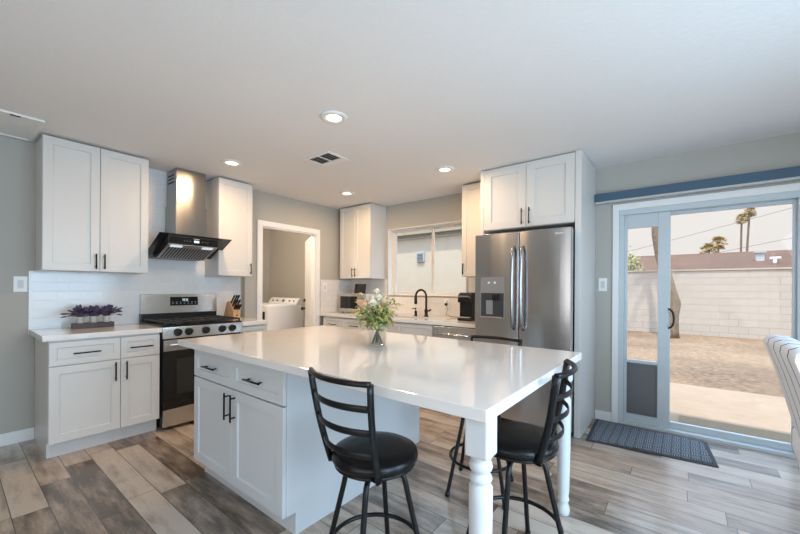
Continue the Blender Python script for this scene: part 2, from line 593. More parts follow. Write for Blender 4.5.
# ------------------------------------------------------------------ the shell of the room
T = 2.44
YB = 3.2          # back wall and patio door wall
XD = 0.11         # wall with the laundry doorway
struct('floor', MB().box(-2.4, 5.92, -3.3, 3.30, -0.08, 0.0), M['floor'], 'grey brown wood look plank tile floor', 'floor')
struct('ceiling', MB().box(-2.4, 5.95, -3.3, 3.36, T, T + 0.1), M['ceil'], 'white ceiling over the kitchen', 'ceiling')
struct('wall_left', MB().box(-0.12, 0, -3.3, 1.46, 0, T), M['wall'], 'grey painted wall behind the range', 'wall')
struct('wall_doorway', MB().box(0.03, XD, 1.46, 1.674, 0, T).box(0.03, XD, 2.502, YB, 0, T).box(0.03, XD, 1.674, 2.502, 2.018, T), M['wall'],
       'greige wall around the laundry doorway', 'wall')
WX0, WX1, WZ0, WZ1 = 0.872, 2.12, 1.160, 2.098
struct('wall_back', MB().box(-2.4, WX0, YB, 3.36, 0, T).box(WX1, 3.49, YB, 3.36, 0, T).box(WX0, WX1, YB, 3.36, 0, WZ0).box(WX0, WX1, YB, 3.36, WZ1, T),
       M['wall'], 'greige wall around the kitchen window', 'wall')
SX0, SX1, SZ1 = 3.712, 5.55, 2.02
struct('wall_patio', MB().box(3.49, SX0, YB, 3.30, 0, T).box(SX1, 5.82, YB, 3.30, 0, T).box(SX0, SX1, YB, 3.30, SZ1, T), M['wall'],
       'grey wall around the sliding patio door', 'wall')
struct('wall_right', MB().box(5.82, 5.92, -3.3, -1.05, 0, T).box(5.82, 5.92, 1.55, 3.30, 0, T).box(5.82, 5.92, -1.05, 1.55, 0, 0.2).box(5.82, 5.92, -1.05, 1.55, 2.24, T),
       M['wall'], 'grey wall with a wide window right of the camera', 'wall')
struct('wall_rear', MB().box(-0.12, 2.4, -3.3, -3.2, 0, T).box(5.75, 5.92, -3.3, -3.2, 0, T).box(2.4, 5.75, -3.3, -3.2, 0, 0.4).box(2.4, 5.75, -3.3, -3.2, 2.2, T),
       M['wall'], 'grey wall with a wide window behind the camera', 'wall')
struct('wall_laundry', MB().box(-2.4, -2.16, 1.1, YB, 0, T).box(-2.16, -0.12, 1.1, 1.2, 0, T), M['wall'], 'greige wall of the laundry room', 'wall')
struct('wall_tile_left', MB().box(0.0, 0.010, -0.322, -0.283, 0.86, 1.381).box(0.0, 0.010, -0.283, 1.459, 0.86, T), M['tile_x'], 'white subway tile behind the range and hood', 'tile')
struct('wall_tile_corner', MB().box(XD, XD + 0.009, 2.585, YB, 0.86, 1.378), M['tile_d'], 'cream subway tile beside the laundry doorway', 'tile')
struct('wall_tile_back', MB().box(XD + 0.010, WX0 - 0.02, 3.19, YB, 0.86, 1.39).box(WX0 - 0.02, WX1 + 0.03, 3.19, YB, 0.86, WZ0 - 0.02).box(WX1 + 0.03, 2.58, 3.19, YB, 0.86, 1.39),
       M['tile_y'], 'cream subway tile under the kitchen window', 'tile')
bb = MB().box(0, 0.014, -3.2, -0.285, 0, 0.096)
struct('baseboard_left', bb, M['trim'], 'white baseboard at the foot of the left wall', 'baseboard', 0.003)
struct('baseboard_patio', MB().box(3.522, 3.662, YB - 0.014, YB, 0, 0.085), M['trim'], 'white baseboard between tall panel and patio door', 'baseboard', 0.003)
# casing of the doorway
cs = MB()
cs.box(XD, XD + 0.016, 1.610, 1.676, 0, 2.018).box(XD, XD + 0.016, 2.500, 2.568, 0, 2.018).box(XD, XD + 0.016, 1.610, 2.568, 2.018, 2.084)
cs.box(0.029, XD, 1.675, 1.690, 0, 2.017).box(0.029, XD, 2.486, 2.501, 0, 2.017).box(0.029, XD, 1.690, 2.486, 2.002, 2.017)
struct('trim_1', cs, M['trim'], 'white casing around the laundry doorway', 'door casing', 0.002)
# casing of the patio door
cs = MB()
cs.box(3.664, 3.716, YB - 0.016, YB, 0, 2.06).box(3.716, SX1 + 0.05, YB - 0.016, YB, 2.004, 2.06)
struct('trim_2', cs, M['trim'], 'white casing around the sliding patio door', 'door casing', 0.002)

# open laundry door
hx, hy = 0.02, 2.492
ang = math.radians(150.0)
dx, dy = math.cos(ang), math.sin(ang)
nx, ny = -dy, dx
def dp(u, d, z): return (hx + dx * u + nx * d, hy + dy * u + ny * d, z)
door = thing('door_1', 'open white door inside the laundry room', 'door', (hx, hy, 0.01), None, 'structure')
mb = MB()
mb.prism([(0, 0), (0.70, 0), (0.70, -0.036), (0, -0.036)], lambda p, q, t: dp(p, q, t), 0.01, 2.0)
obj('door_slab', mb, M['trim'], door, 0.002)
for z, nm in ((0.93, 'door_knob'), (1.06, 'deadbolt')):
    mb = MB()
    mb.tube([dp(0.63, 0, z), dp(0.63, 0.03, z)], 0.013, 12)
    if nm == 'door_knob':
        mb.tube([dp(0.63, 0.03, z), dp(0.63, 0.04, z), dp(0.63, 0.06, z), dp(0.63, 0.068, z)], [0.015, 0.028, 0.028, 0.012], 14)
    else:
        mb.tube([dp(0.63, 0.0, z), dp(0.63, 0.02, z)], 0.026, 14)
    obj(nm, mb, M['bronze'], door)

# kitchen window
win = thing('window_1', 'sliding kitchen window above the sink', 'window', (1.5, 3.28, WZ0), None, 'structure')
mb = MB()
y0, y1 = 3.27, 3.35
mb.box(WX0, WX0 + 0.034, y0, y1, WZ0, WZ1).box(WX1 - 0.045, WX1, y0, y1, WZ0, WZ1).box(WX0 + 0.034, WX1 - 0.045, y0, y1, WZ0, WZ0 + 0.035).box(WX0 + 0.034, WX1 - 0.045, y0, y1, WZ1 - 0.026, WZ1)
obj('window_frame', mb, M['almond'], win, 0.003)
mb = MB()
for a, b, yy in ((WX0 + 0.034, 1.585, 3.285), (1.53, WX1 - 0.045, 3.315)):
    mb = MB()
    z0, z1 = WZ0 + 0.035, WZ1 - 0.026
    k = 0.019
    mb.box(a, a + k, yy, yy + 0.025, z0, z1).box(b - k, b, yy, yy + 0.025, z0, z1).box(a + k, b - k, yy, yy + 0.025, z0, z0 + k).box(a + k, b - k, yy, yy + 0.025, z1 - k, z1)
    sash = obj('sash', mb, M['almond'], win, 0.002)
    obj('pane', MB().box(a + k, b - k, yy + 0.010, yy + 0.014, z0 + k, z1 - k), M['glass'], sash)
mb = MB()
mb.box(1.548, 1.568, 3.262, 3.285, 1.60, 1.665)
obj('latch', mb, M['almond'], win, 0.003)
mb = MB()
k = 0.010
mb.box(WX0, WX0 + k, YB - 0.014, 3.27, WZ0, WZ1).box(WX1 - k, WX1, YB - 0.014, 3.27, WZ0, WZ1).box(WX0 + k, WX1 - k, YB - 0.014, 3.27, WZ0, WZ0 + k).box(WX0 + k, WX1 - k, YB - 0.014, 3.27, WZ1 - k, WZ1)
struct('trim_3', mb, M['trim'], 'thin white liner around the kitchen window opening', 'window trim', 0.002)

for nm, lab, bx in (('window_2', 'wide window in the right wall', lambda a, b, c, d, e_, f: (5.86 + c, 5.86 + d, a, b, e_, f)), ('window_3', 'wide window in the rear wall', lambda a, b, c, d, e_, f: (a, b, -3.26 + c, -3.26 + d, e_, f))):
    a, b, z0, z1 = (-1.05, 1.55, 0.2, 2.24) if nm == 'window_2' else (2.4, 5.75, 0.4, 2.2)
    wn_ = thing(nm, lab, 'window', (5.86, 0.25, z0) if nm == 'window_2' else (4.07, -3.26, z0), None, 'structure')
    m_ = (a + b) / 2
    mb = MB()
    for q0, q1, r0, r1 in ((a, a + 0.05, z0, z1), (b - 0.05, b, z0, z1), (m_ - 0.03, m_ + 0.03, z0 + 0.05, z1 - 0.05), (a + 0.05, b - 0.05, z0, z0 + 0.05), (a + 0.05, b - 0.05, z1 - 0.05, z1)):
        mb.box(*bx(q0, q1, -0.025, 0.025, r0, r1))
    obj('window_frame', mb, M['vinyl'], wn_)
    for q0, q1 in ((a + 0.05, m_ - 0.03), (m_ + 0.03, b - 0.05)):
        obj('pane', MB().box(*bx(q0, q1, -0.003, 0.003, z0 + 0.05, z1 - 0.05)), M['glass'], wn_)

# sliding patio door with a pet door panel
sd = thing('door_2', 'white sliding glass patio door with a pet door panel', 'patio door', (4.6, 3.25, 0), None, 'structure')
mb = MB()
yf0, yf1 = 3.196, 3.30
mb.box(SX0 + 0.004, 3.757, yf0, yf1, 0, 1.955).box(SX1 - 0.045, SX1, yf0, yf1, 0, 1.955).box(SX0 + 0.004, SX1, yf0, yf1, 1.955, SZ1).box(3.757, SX1 - 0.045, yf0, yf1, 0.0, 0.028)
obj('door_frame', mb, M['vinyl'], sd, 0.003)
def leaf_frame(x0, x1, z0, z1, ya, yb, l, r, b, t):
    m = MB()
    return m.box(x0, x0 + l, ya, yb, z0, z1).box(x1 - r, x1, ya, yb, z0, z1).box(x0 + l, x1 - r, ya, yb, z0, z0 + b).box(x0 + l, x1 - r, ya, yb, z1 - t, z1)
pp = obj('pet_door_panel', leaf_frame(3.757, 4.104, 0.028, 1.955, 3.222, 3.255, 0.024, 0.090, 0.078, 0.125).box(3.781, 4.014, 3.222, 3.255, 0.578, 0.606), M['vinyl'], sd, 0.003)
obj('pane', MB().box(3.781, 4.014, 3.236, 3.240, 0.606, 1.83), M['glass'], pp)
obj('pet_flap', MB().box(3.788, 4.008, 3.228, 3.238, 0.112, 0.572), M['flap'], pp, 0.004)
mb = MB().box(3.781, 3.789, 3.218, 3.240, 0.106, 0.578).box(4.006, 4.014, 3.218, 3.240, 0.106, 0.578).box(3.789, 4.006, 3.218, 3.240, 0.566, 0.578).box(3.789, 4.006, 3.218, 3.240, 0.106, 0.114)
obj('flap_frame', mb, M['grey_pl'], pp, 0.002)
sp = obj('sliding_panel', leaf_frame(4.036, 4.905, 0.028, 1.955, 3.262, 3.295, 0.055, 0.055, 0.055, 0.03), M['vinyl'], sd, 0.003)
obj('pane', MB().box(4.091, 4.85, 3.276, 3.281, 0.083, 1.925), M['glass'], sp)
sp2 = obj('fixed_panel', leaf_frame(4.87, SX1 - 0.045, 0.028, 1.955, 3.222, 3.255, 0.06, 0.055, 0.075, 0.05), M['vinyl'], sd, 0.003)
obj('pane', MB().box(4.93, SX1 - 0.10, 3.236, 3.240, 0.103, 1.905), M['glass'], sp2)
mb = MB()
hp = [(4.094, 3.222, 1.09)] + [(4.094 + 0.036 * math.sin(t), 3.222 - 0.030 * min(1, 2 * math.sin(t)), 1.005 + 0.085 * math.cos(t)) for t in [PI * k / 10 for k in range(1, 10)]] + [(4.094, 3.222, 0.92)]
mb.tube(hp, 0.008, 10)
obj('pull_handle', mb, M['black'], sd)

# ------------------------------------------------------------------ outside
tag(obj('patio_slab', MB().box(2.3, 9.5, 3.36, 5.87, -0.22, -0.10), M['patio'], origin=(0, 0, 0)), 'tan concrete patio slab outside the sliding door', 'patio', None, 'structure')
tag(obj('gravel_yard', MB().box(-60, 80, 3.30, 90, -0.40, -0.115), M['gravel'], origin=(0, 0, 0)), 'tan gravel yard beyond the patio slab', 'yard', None, 'structure')
tag(obj('block_wall', MB().box(-8, 22, 13.55, 13.75, -0.115, 1.86).box(-8, 22, 13.52, 13.78, 1.86, 1.90), M['block'], origin=(0, 0, 0)), 'pale painted concrete block wall at the back of the yard', 'garden wall', None, 'structure')
tag(obj('outdoor_strip', MB().box(4.165, 5.25, 3.42, 4.15, -0.10, -0.086), plain('olive_brown_strip', (0.20, 0.140, 0.082), 0.95, nscale=60, var=0.35, bump=0.4)), 'olive brown strip on the patio outside the sliding door', 'mat')  # thin strip, darker and browner than the slab, along the door
# neighbouring house behind the wall
hs = thing('neighbour_house', 'low brown roofed house behind the pale block wall', 'house', (6, 22, -0.115))
obj('house_wall', MB().box(-6, 20, 20.0, 30.0, -0.115, 2.25), M['stucco'], hs)
mb = MB()
mb.prism([(19.4, 2.14), (25.0, 3.28), (30.6, 2.14), (30.6, 2.02), (19.4, 2.02)], lambda p, q, t: (t, p, q), -6.5, 20.5)
obj('house_roof', mb, M['roof'], hs)
mb = MB().box(6.72, 6.98, 21.5, 21.8, 2.4, 2.93).box(6.66, 7.04, 21.44, 21.86, 2.93, 2.99)
obj('roof_vent', mb, M['ltgrey'], hs)
mb = MB().tube([(7.2, 20.8, 2.3), (7.2, 20.8, 2.62)], 0.06, 10).tube([(7.05, 20.8, 2.62), (7.38, 20.8, 2.62)], 0.06, 10)
obj('vent_pipe', mb, M['whitepl'], hs)

def palm(name, x, y, h, rc, label, nf=34, lean=0.0):
    r = random.Random(int(x * 100))
    root = thing(name, label, 'palm tree', (x, y, -0.115), 'palm trees beyond the roof')
    pts = [(x + lean * t * t, y, -0.115 + h * t) for t in [k / 8 for k in range(9)]]
    obj('trunk', MB().tube(pts, [0.085 - 0.02 * k / 8 for k in range(9)], 10), M['palmbark'], root)
    mb = MB()
    top = Vector(pts[-1])
    for k in range(nf):
        az = r.uniform(0, 2 * PI)
        el = r.uniform(-0.75, 1.4)
        d = Vector((math.cos(az) * math.cos(el), math.sin(az) * math.cos(el), math.sin(el)))
        tip = top + d * rc * 0.62
        mb.tube([top, tip], 0.02, 4)
        side = d.cross(Vector((0, 0, 1))).normalized()
        upv = side.cross(d)
        for j in range(9):
            a = (j - 4) * 0.33
            dd = d * math.cos(a) + (side * math.sin(a))
            dd.z -= 0.25 * abs(a)
            mb.leaf(tip - d * 0.05, dd, rc * 0.45, rc * 0.09, upv, 0.2)
    obj('crown', mb, M['frond'], root)
palm('palm_tree', 7.951, 40.6, 7.35, 0.56, 'shorter palm of the tall pair above the brown roof', lean=0.05)
palm('palm_tree', 8.06, 38.5, 7.50, 0.56, 'taller palm of the tall pair above the brown roof', lean=0.2)
palm('palm_tree', 6.45, 38.9, 5.25, 0.72, 'low bushy palm left of the tall palm pair')
palm('palm_tree', 5.80, 37.6, 4.60, 0.72, 'lowest palm, leftmost of those above the roof')

# leaning tree trunk in front of the wall
mb = MB()
tp = [(4.10, 12.3, -0.13), (4.09, 12.3, 0.10), (4.11, 12.3, 0.50), (4.14, 12.3, 0.87), (4.06, 12.3, 1.25), (3.93, 12.3, 1.75), (3.80, 12.32, 2.25), (3.70, 12.36, 2.9), (3.66, 12.4, 3.9), (3.5, 12.5, 4.8)]
tr_ = [0.19, 0.16, 0.145, 0.15, 0.15, 0.14, 0.13, 0.115, 0.10, 0.07]
mb.tube(tp, tr_, 18)
for v in mb.b.verts:
    v.co.x += 0.018 * math.sin(9 * v.co.z + 3 * v.co.y) - 0.15
tree = thing('bare_tree', 'thick brown tree trunk leaning before the block wall', 'tree', (4.1, 12.3, -0.115))
obj('trunk', mb, M['bark'], tree)
mb = MB()
for k in range(14):
    a = rnd.uniform(0, 6.28)
    p0 = Vector((3.5, 12.5, 4.8))
    p1 = p0 + Vector((math.cos(a) * 1.2, math.sin(a) * 1.2, rnd.uniform(0.6, 1.6)))
    mb.tube([p0, (p0 + p1) / 2 + Vector((0, 0, 0.2)), p1], [0.05, 0.03, 0.012], 6)
obj('branches', mb, M['bark'], tree)
# shrub at the left of the wall
sh = thing('garden_shrub', 'sparse shrub showing above the block wall at left', 'shrub', (2.25, 14.6, -0.115))
mb = MB()
ml = MB()
for k in range(46):
    a = rnd.uniform(0, 6.28)
    p1 = Vector((2.25 + math.cos(a) * rnd.uniform(0.1, 0.75), 14.6 + math.sin(a) * 0.4, rnd.uniform(1.6, 2.55)))
    mb.tube([(2.25, 14.6, -0.13), (2.25 + (p1.x - 2.25) * 0.6, 14.6, 1.1), p1], [0.02, 0.014, 0.005], 5)
    for j in range(22):
        q = p1 + Vector((rnd.gauss(0, 0.13), rnd.gauss(0, 0.13), rnd.gauss(-0.1, 0.2)))
        ml.leaf(q, (rnd.gauss(0, 1), rnd.gauss(0, 1), rnd.gauss(0.2, 0.6)), 0.13, 0.06)
obj('branches', mb, M['palmbark'], sh)
obj('foliage', ml, M['leaf'], sh)
# power lines
for (xa, za, xb, zb, lab) in ((-14, 0.92, 30, 12.35, 'upper thin power line crossing the sky'), (-14, 0.0, 40, 11.6, 'lower thin power line above the brown roof')):
    pts = [(xa + (xb - xa) * t, 34, za + (zb - za) * t - 0.35 * math.sin(PI * t)) for t in [k / 16 for k in range(17)]]
    tag(obj('power_line', MB().tube(pts, 0.013, 6), M['wire']), lab, 'power line', 'power lines')
# outbuilding seen through the kitchen window
ob = thing('outbuilding', 'cream stucco outbuilding seen through the kitchen window', 'building', (0, 5.3, -0.115))
obj('stucco_wall', MB().box(-7.0, 2.2, 5.2, 8.0, -0.115, 2.72), M['stucco'], ob)
obj('eave_board', MB().box(-7.1, 2.3, 5.08, 5.2, 2.345, 2.54).box(-7.1, 2.3, 5.06, 8.1, 2.72, 2.80), M['soffit'], ob)
obj('conduit', MB().tube([(-7.0, 5.18, 2.28), (2.1, 5.18, 2.28)], 0.014, 8), M['ltgrey'], ob)
mb = MB().box(-0.05, 0.13, 5.165, 5.20, 1.80, 1.99)
v_ = obj('wall_vent', mb, M['ltgrey'], ob)
mb = MB()
for k in range(5):
    mb.box(-0.03, 0.11, 5.157, 5.166, 1.825 + k * 0.03, 1.838 + k * 0.03)
obj('vent_slats', mb, M['grey_pl'], v_)

# ------------------------------------------------------------------ ceiling fittings
GL = 'recessed ceiling lights'
for (x, y, lab) in ((2.289, 0.919, 'recessed ceiling light over the island, the nearest and largest of four'),
                    (0.83, 0.937, 'recessed ceiling light just in front of the range hood'),
                    (0.903, 2.351, 'recessed ceiling light in front of the corner wall cabinet'),
                    (2.338, 2.315, 'recessed ceiling light near the refrigerator cabinet')):
    root = thing('recessed_light', lab, 'ceiling light', (x, y, T), GL)
    mb = MB()
    mb.lathe([(0.052, -0.003), (0.058, -0.012), (0.090, -0.008), (0.096, 0.0), (0.052, 0.0)], (x, y, T - 0.0005), 36, cap=False)
    obj('trim_ring', mb, M['whitepl'], root)
    mb = MB()
    mb.lathe([(0.001, -0.008), (0.030, -0.007), (0.050, -0.004), (0.052, -0.002)], (x, y, T - 0.0005), 32)
    obj('lamp_lens', mb, M['lens'], root)
    lamp('downlight', 'AREA', (x, y, T - 0.02), (0, 0, 0), 11.5, (1.0, 0.66, 0.37), shape='DISK', size=0.14).parent = None
lamp('laundry_ceiling_lamp', 'POINT', (-0.55, 1.75, 2.3), (0, 0, 0), 52, (1.0, 0.80, 0.62), shadow_soft_size=0.12)

# ceiling air vent
cx_, cy_, a_ = 1.621, 1.425, 0.0
vt = thing('ceiling_air_vent', 'square white air vent in the ceiling over the island', 'air vent', (cx_, cy_, T))
hw, hl = 0.155, 0.125
mb = MB().box(cx_ - hw, cx_ + hw, cy_ - hl, cy_ - hl + 0.022, T - 0.008, T).box(cx_ - hw, cx_ + hw, cy_ + hl - 0.075, cy_ + hl, T - 0.008, T)
mb.box(cx_ - hw, cx_ - hw + 0.022, cy_ - hl + 0.022, cy_ + hl - 0.075, T - 0.008, T).box(cx_ + hw - 0.022, cx_ + hw, cy_ - hl + 0.022, cy_ + hl - 0.075, T - 0.008, T)
mb.box(cx_ - 0.006, cx_ + 0.006, cy_ - hl + 0.022, cy_ + hl - 0.075, T - 0.009, T)
obj('vent_frame', mb, M['whitepl'], vt, 0.002)
obj('vent_throat', MB().box(cx_ - hw + 0.022, cx_ + hw - 0.022, cy_ - hl + 0.022, cy_ + hl - 0.075, T - 0.0015, T), M['dark'], vt)
mb = MB()
for k in range(5):
    y = cy_ - hl + 0.034 + k * 0.03
    for s0, s1 in ((cx_ - hw + 0.022, cx_ - 0.006), (cx_ + 0.006, cx_ + hw - 0.022)):
        mb.prism([(y, T - 0.008), (y + 0.012, T - 0.002), (y + 0.0135, T - 0.003), (y + 0.0015, T - 0.009)], lambda p, q, t: (t, p, q), s0, s1)
obj('vent_slats', mb, M['ltgrey'], vt)

# return air grille by the left wall
gr = thing('return_air_grille', 'long white grille in the ceiling above the left wall', 'air vent', (0.36, -0.62, T))
x0, x1, y0, y1 = 0.03, 0.605, -0.95, -0.305
mb = MB().box(x0, x1, y0, y0 + 0.03, T - 0.014, T).box(x0, x1, y1 - 0.03, y1, T - 0.014, T).box(x0, x0 + 0.03, y0 + 0.03, y1 - 0.03, T - 0.014, T).box(x1 - 0.03, x1, y0 + 0.03, y1 - 0.03, T - 0.014, T)
obj('grille_frame', mb, M['whitepl'], gr, 0.003)
obj('grille_panel', MB().box(x0 + 0.03, x1 - 0.03, y0 + 0.03, y1 - 0.03, T - 0.008, T), M['whitepl'], gr)
mb = MB().box(x1 - 0.022, x1 - 0.008, -0.475, -0.425, T - 0.019, T - 0.014)
obj('latch', mb, M['blackpl'], gr, 0.001)

# ------------------------------------------------------------------ cabinets on the range wall
def base_cab(label, fr, u0, u1, splits, ztop=0.862, depth=0.60, drawers=True, toe=0.06, hmat=None, name='base_cabinet', mid=0.672):
    """fr.f is the plane of the door fronts; splits = list of (ua, ub, handle side)"""
    a = fr.p((u0 + u1) / 2, -depth / 2, 0)
    root = thing(name, label, 'cabinet', (a[0], a[1], 0))
    mb = MB()
    fbox(mb, fr, u0, u1, -depth, -0.0215, 0.115, ztop)
    fbox(mb, fr, u0, u0 + 0.018, -depth, -0.075, 0, 0.115)
    fbox(mb, fr, u1 - 0.018, u1, -depth, -0.075, 0, 0.115)
    obj('carcass', mb, M['cab'], root, 0.001)
    mb = MB()
    fbox(mb, fr, u0 + 0.018, u1 - 0.018, -0.095, -0.075, 0, 0.115)
    obj('toe_kick', mb, M['toe'], root)
    for ua, ub, hs_ in splits:
        g = 0.0018
        dl = min(0.16, (ub - ua) * 0.62)
        if drawers:
            front('drawer', root, fr, ua + g, ub - g, mid + 0.006, ztop - 0.014, (ua + ub) / 2, (mid + ztop) / 2 - 0.008, dl, False, 0.042)
            zt = mid
        else:
            zt = ztop - 0.014
        hu = ua + 0.036 if hs_ < 0 else ub - 0.036
        front('door', root, fr, ua + g, ub - g, 0.117, zt, hu, zt - 0.09, 0.15, True)
    return root

def wall_cab(label, fr, u0, u1, splits, z0, z1, depth, hl=0.125, filler=True):
    a = fr.p((u0 + u1) / 2, -depth / 2, 0)
    root = thing('wall_cabinet', label, 'cabinet', (a[0], a[1], z0))
    mb = MB()
    fbox(mb, fr, u0, u1, -depth, -0.0215, z0, z1)
    obj('carcass', mb, M['cab'], root, 0.001)
    for ua, ub, hs_ in splits:
        hu = ua + 0.028 if hs_ < 0 else ub - 0.028
        front('door', root, fr, ua + 0.0018, ub - 0.0018, z0 + 0.002, z1 - 0.008, hu, z0 + 0.022 + hl / 2, hl, True)
    return root

f1 = FX(0.635)
base_cab('wider white base cabinet at the left end of the range wall', f1, -0.284, 0.136, [(-0.284, 0.136, 1)], depth=0.624)
base_cab('narrow white base cabinet directly left of the gas range', f1, 0.136, 0.412, [(0.136, 0.412, -1)], depth=0.624)
base_cab('small white base cabinet right of the range beside the doorway', f1, 1.150, 1.425, [(1.150, 1.425, 1)], depth=0.624)
f2 = FX(0.335)
ZU = 1.382
wall_cab('white two-door wall cabinet above the lavender pots', f2, -0.285, 0.412, [(-0.285, 0.0635, 1), (0.0635, 0.412, -1)], ZU, T - 0.012, 0.324)
wall_cab('narrow white wall cabinet right of the range hood', f2, 1.046, 1.425, [(1.046, 1.425, 1)], ZU, T - 0.012, 0.324)
ZC = 0.9028
tag(obj('countertop', MB().box(0.0105, 0.657, -0.320, 0.422, 0.863, ZC), M['quartz'], bevel=0.003), 'pale quartz countertop left of the range', 'countertop')
tag(obj('countertop', MB().box(0.0105, 0.657, 1.142, 1.437, 0.863, ZC), M['quartz'], bevel=0.003), 'short pale quartz countertop right of the range, under the knife block', 'countertop')

# ------------------------------------------------------------------ gas range
R0, R1 = 0.428, 1.136
rg = thing('gas_range', 'stainless steel gas range with black oven door between base cabinets', 'range', (0.34, (R0 + R1) / 2, 0))
obj('range_body', MB().box(0.03, 0.628, R0, R1, 0.03, 0.905), M['blackpl'], rg, 0.003)
for x in (0.08, 0.58):
    for y in (R0 + 0.06, R1 - 0.06):
        obj('foot', MB().tube([(x, y, 0.0), (x, y, 0.031)], 0.018, 10), M['blackpl'], rg)
obj('cooktop', MB().box(0.10, 0.655, R0 - 0.003, R1 + 0.003, 0.905, 0.918), M['blackgl'], rg, 0.004)
mb = MB()
mb.prism([(0.628, 0.905), (0.648, 0.905), (0.668, 0.802), (0.628, 0.802)], lambda p, q, t: (p, t, q), R0 - 0.003, R1 + 0.003)
cp = obj('control_panel', mb, M['steel_h'], rg, 0.003)
for ky in (0.544, 0.635, 0.783, 0.937, 1.035):
    mb = MB()
    ax = Vector((1, 0, 0.19)).normalized()
    p0 = Vector((0.657, ky, 0.853))
    mb.tube([p0, p0 + ax * 0.008, p0 + ax * 0.010, p0 + ax * 0.036, p0 + ax * 0.040], [0.034, 0.034, 0.029, 0.026, 0.020], 22, up=(0, 1, 0))
    q = p0 + ax * 0.040
    mb.box(q.x - 0.016, q.x + 0.005, ky - 0.005, ky + 0.005, q.z - 0.024, q.z + 0.024)
    obj('knob', mb, M['blackpl'], rg, 0.001)
od = obj('oven_door', MB().box(0.630, 0.658, R0 + 0.004, R1 - 0.004, 0.190, 0.790), M['blackgl'], rg, 0.004)
obj('door_trim', MB().box(0.655, 0.663, R0 + 0.004, R1 - 0.004, 0.694, 0.790), M['steel_h'], od, 0.002)
obj('oven_window', MB().box(0.6575, 0.6595, R0 + 0.11, R1 - 0.11, 0.30, 0.62), plain('smoked_oven_glass', (0.028, 0.029, 0.031), 0.08, var=0.04), od)
mb = MB().tube([(0.700, R0 + 0.035, 0.752), (0.700, R1 - 0.035, 0.752)], 0.013, 14)
for y in (R0 + 0.06, R1 - 0.06):
    mb.tube([(0.660, y, 0.752), (0.700, y, 0.752)], 0.011, 10)
obj('oven_handle', mb, M['chrome'], od)
obj('storage_drawer', MB().box(0.630, 0.660, R0 + 0.004, R1 - 0.004, 0.030, 0.182), M['steel_h'], rg, 0.004)
# back guard
mb = MB().prism([(0.012, 0.99), (0.085, 0.99), (0.072, 1.178), (0.060, 1.184), (0.012, 1.184)], lambda p, q, t: (p, t, q), R0 + 0.008, R1 + 0.014)
bgd = obj('back_guard', mb, M['steel_h'], rg, 0.003)
obj('back_riser', MB().box(0.012, 0.078, R0 + 0.006, R1 + 0.012, 0.906, 0.992), M['blackpl'], rg, 0.002)
mb = MB().prism([(0.076, 1.066), (0.0835, 1.066), (0.0775, 1.155), (0.070, 1.155)], lambda p, q, t: (p, t, q), 0.683, 0.948)
ds = obj('display_panel', mb, M['blackgl'], bgd)
mb = MB()
for k, y in enumerate((0.795, 0.808, 0.826, 0.839)):
    for dz in (1.114, 1.124, 1.134):
        mb.box(0.0795, 0.0810, y, y + 0.008, dz - 0.001, dz + 0.001)
    mb.box(0.0795, 0.0810, y + 0.007, y + 0.009, 1.114, 1.134)
obj('display_digits', mb, M['digit'], ds)
for k in range(7):
    for z in (1.085, 1.10):
        y = 0.70 + k * 0.036
        obj('touch_key', MB().box(0.0806 - (z - 1.085) * 0.07, 0.0824 - (z - 1.085) * 0.07, y, y + 0.014, z, z + 0.003), M['ltgrey'], ds)
# burners and grates
for (bx, by, br) in ((0.24, 0.57, 0.038), (0.24, 1.00, 0.034), (0.52, 0.57, 0.040), (0.52, 1.00, 0.045), (0.38, 0.785, 0.048)):
    mb = MB().lathe([(br * 1.25, 0), (br * 1.25, 0.006), (br, 0.008), (br, 0.016), (br * 0.9, 0.020), (0.002, 0.021)], (bx, by, 0.918), 24)
    obj('burner', mb, M['iron'], rg)
for (g0, g1) in ((0.440, 0.668), (0.672, 0.892), (0.896, 1.126)):
    mb = MB()
    zt = 0.948
    r = 0.0065
    for x in (0.125, 0.385, 0.635):
        mb.box(x - r, x + r, g0, g1, zt - 0.013, zt)
    for y in (g0 + r, (g0 + g1) / 2, g1 - r):
        mb.box(0.125, 0.635, y - r, y + r, zt - 0.013, zt)
    for x in (0.25, 0.51):
        mb.box(x - r * 0.8, x + r * 0.8, g0 + 0.03, g1 - 0.03, zt - 0.011, zt)
    for x in (0.128, 0.632):
        for y in (g0 + r, g1 - r):
            mb.box(x - r, x + r, y - r, y + r, 0.918, zt - 0.012)
    obj('grate', mb, M['iron'], rg, 0.0015)

# ------------------------------------------------------------------ range hood
hd = thing('range_hood', 'angled black glass range hood with tall stainless chimney', 'range hood', (0.25, 0.80, 1.55))
P = lambda p, q, t: (p, t, q)
mb = MB().prism([(0.530, 1.748), (0.530, 1.740), (0.150, 1.562), (0.147, 1.570)], P, 0.437, 1.088)
obj('glass_canopy', mb, M['blackgl'], hd, 0.001)
mb = MB().prism([(0.526, 1.737), (0.526, 1.655), (0.225, 1.540), (0.012, 1.540), (0.012, 1.60), (0.150, 1.561)], P, 0.508, 0.952)
hb = obj('hood_body', mb, M['blackpl'], hd, 0.002)
obj('hood_control', MB().box(0.5255, 0.5275, 0.515, 0.945, 1.662, 1.722), M['blackgl'], hb)
mb = MB().box(0.5275, 0.5283, 0.728, 0.772, 1.680, 1.700)
obj('hood_display', mb, M['digit'], hb)
for k, y in enumerate((0.64, 0.665, 0.69, 0.80, 0.825, 0.85)):
    obj('touch_key', MB().box(0.5275, 0.5283, y, y + 0.006, 1.688, 1.692), M['ltgrey'], hb)
obj('badge', MB().box(0.5275, 0.5283, 0.725, 0.775, 1.712, 1.717), M['ltgrey'], hb)
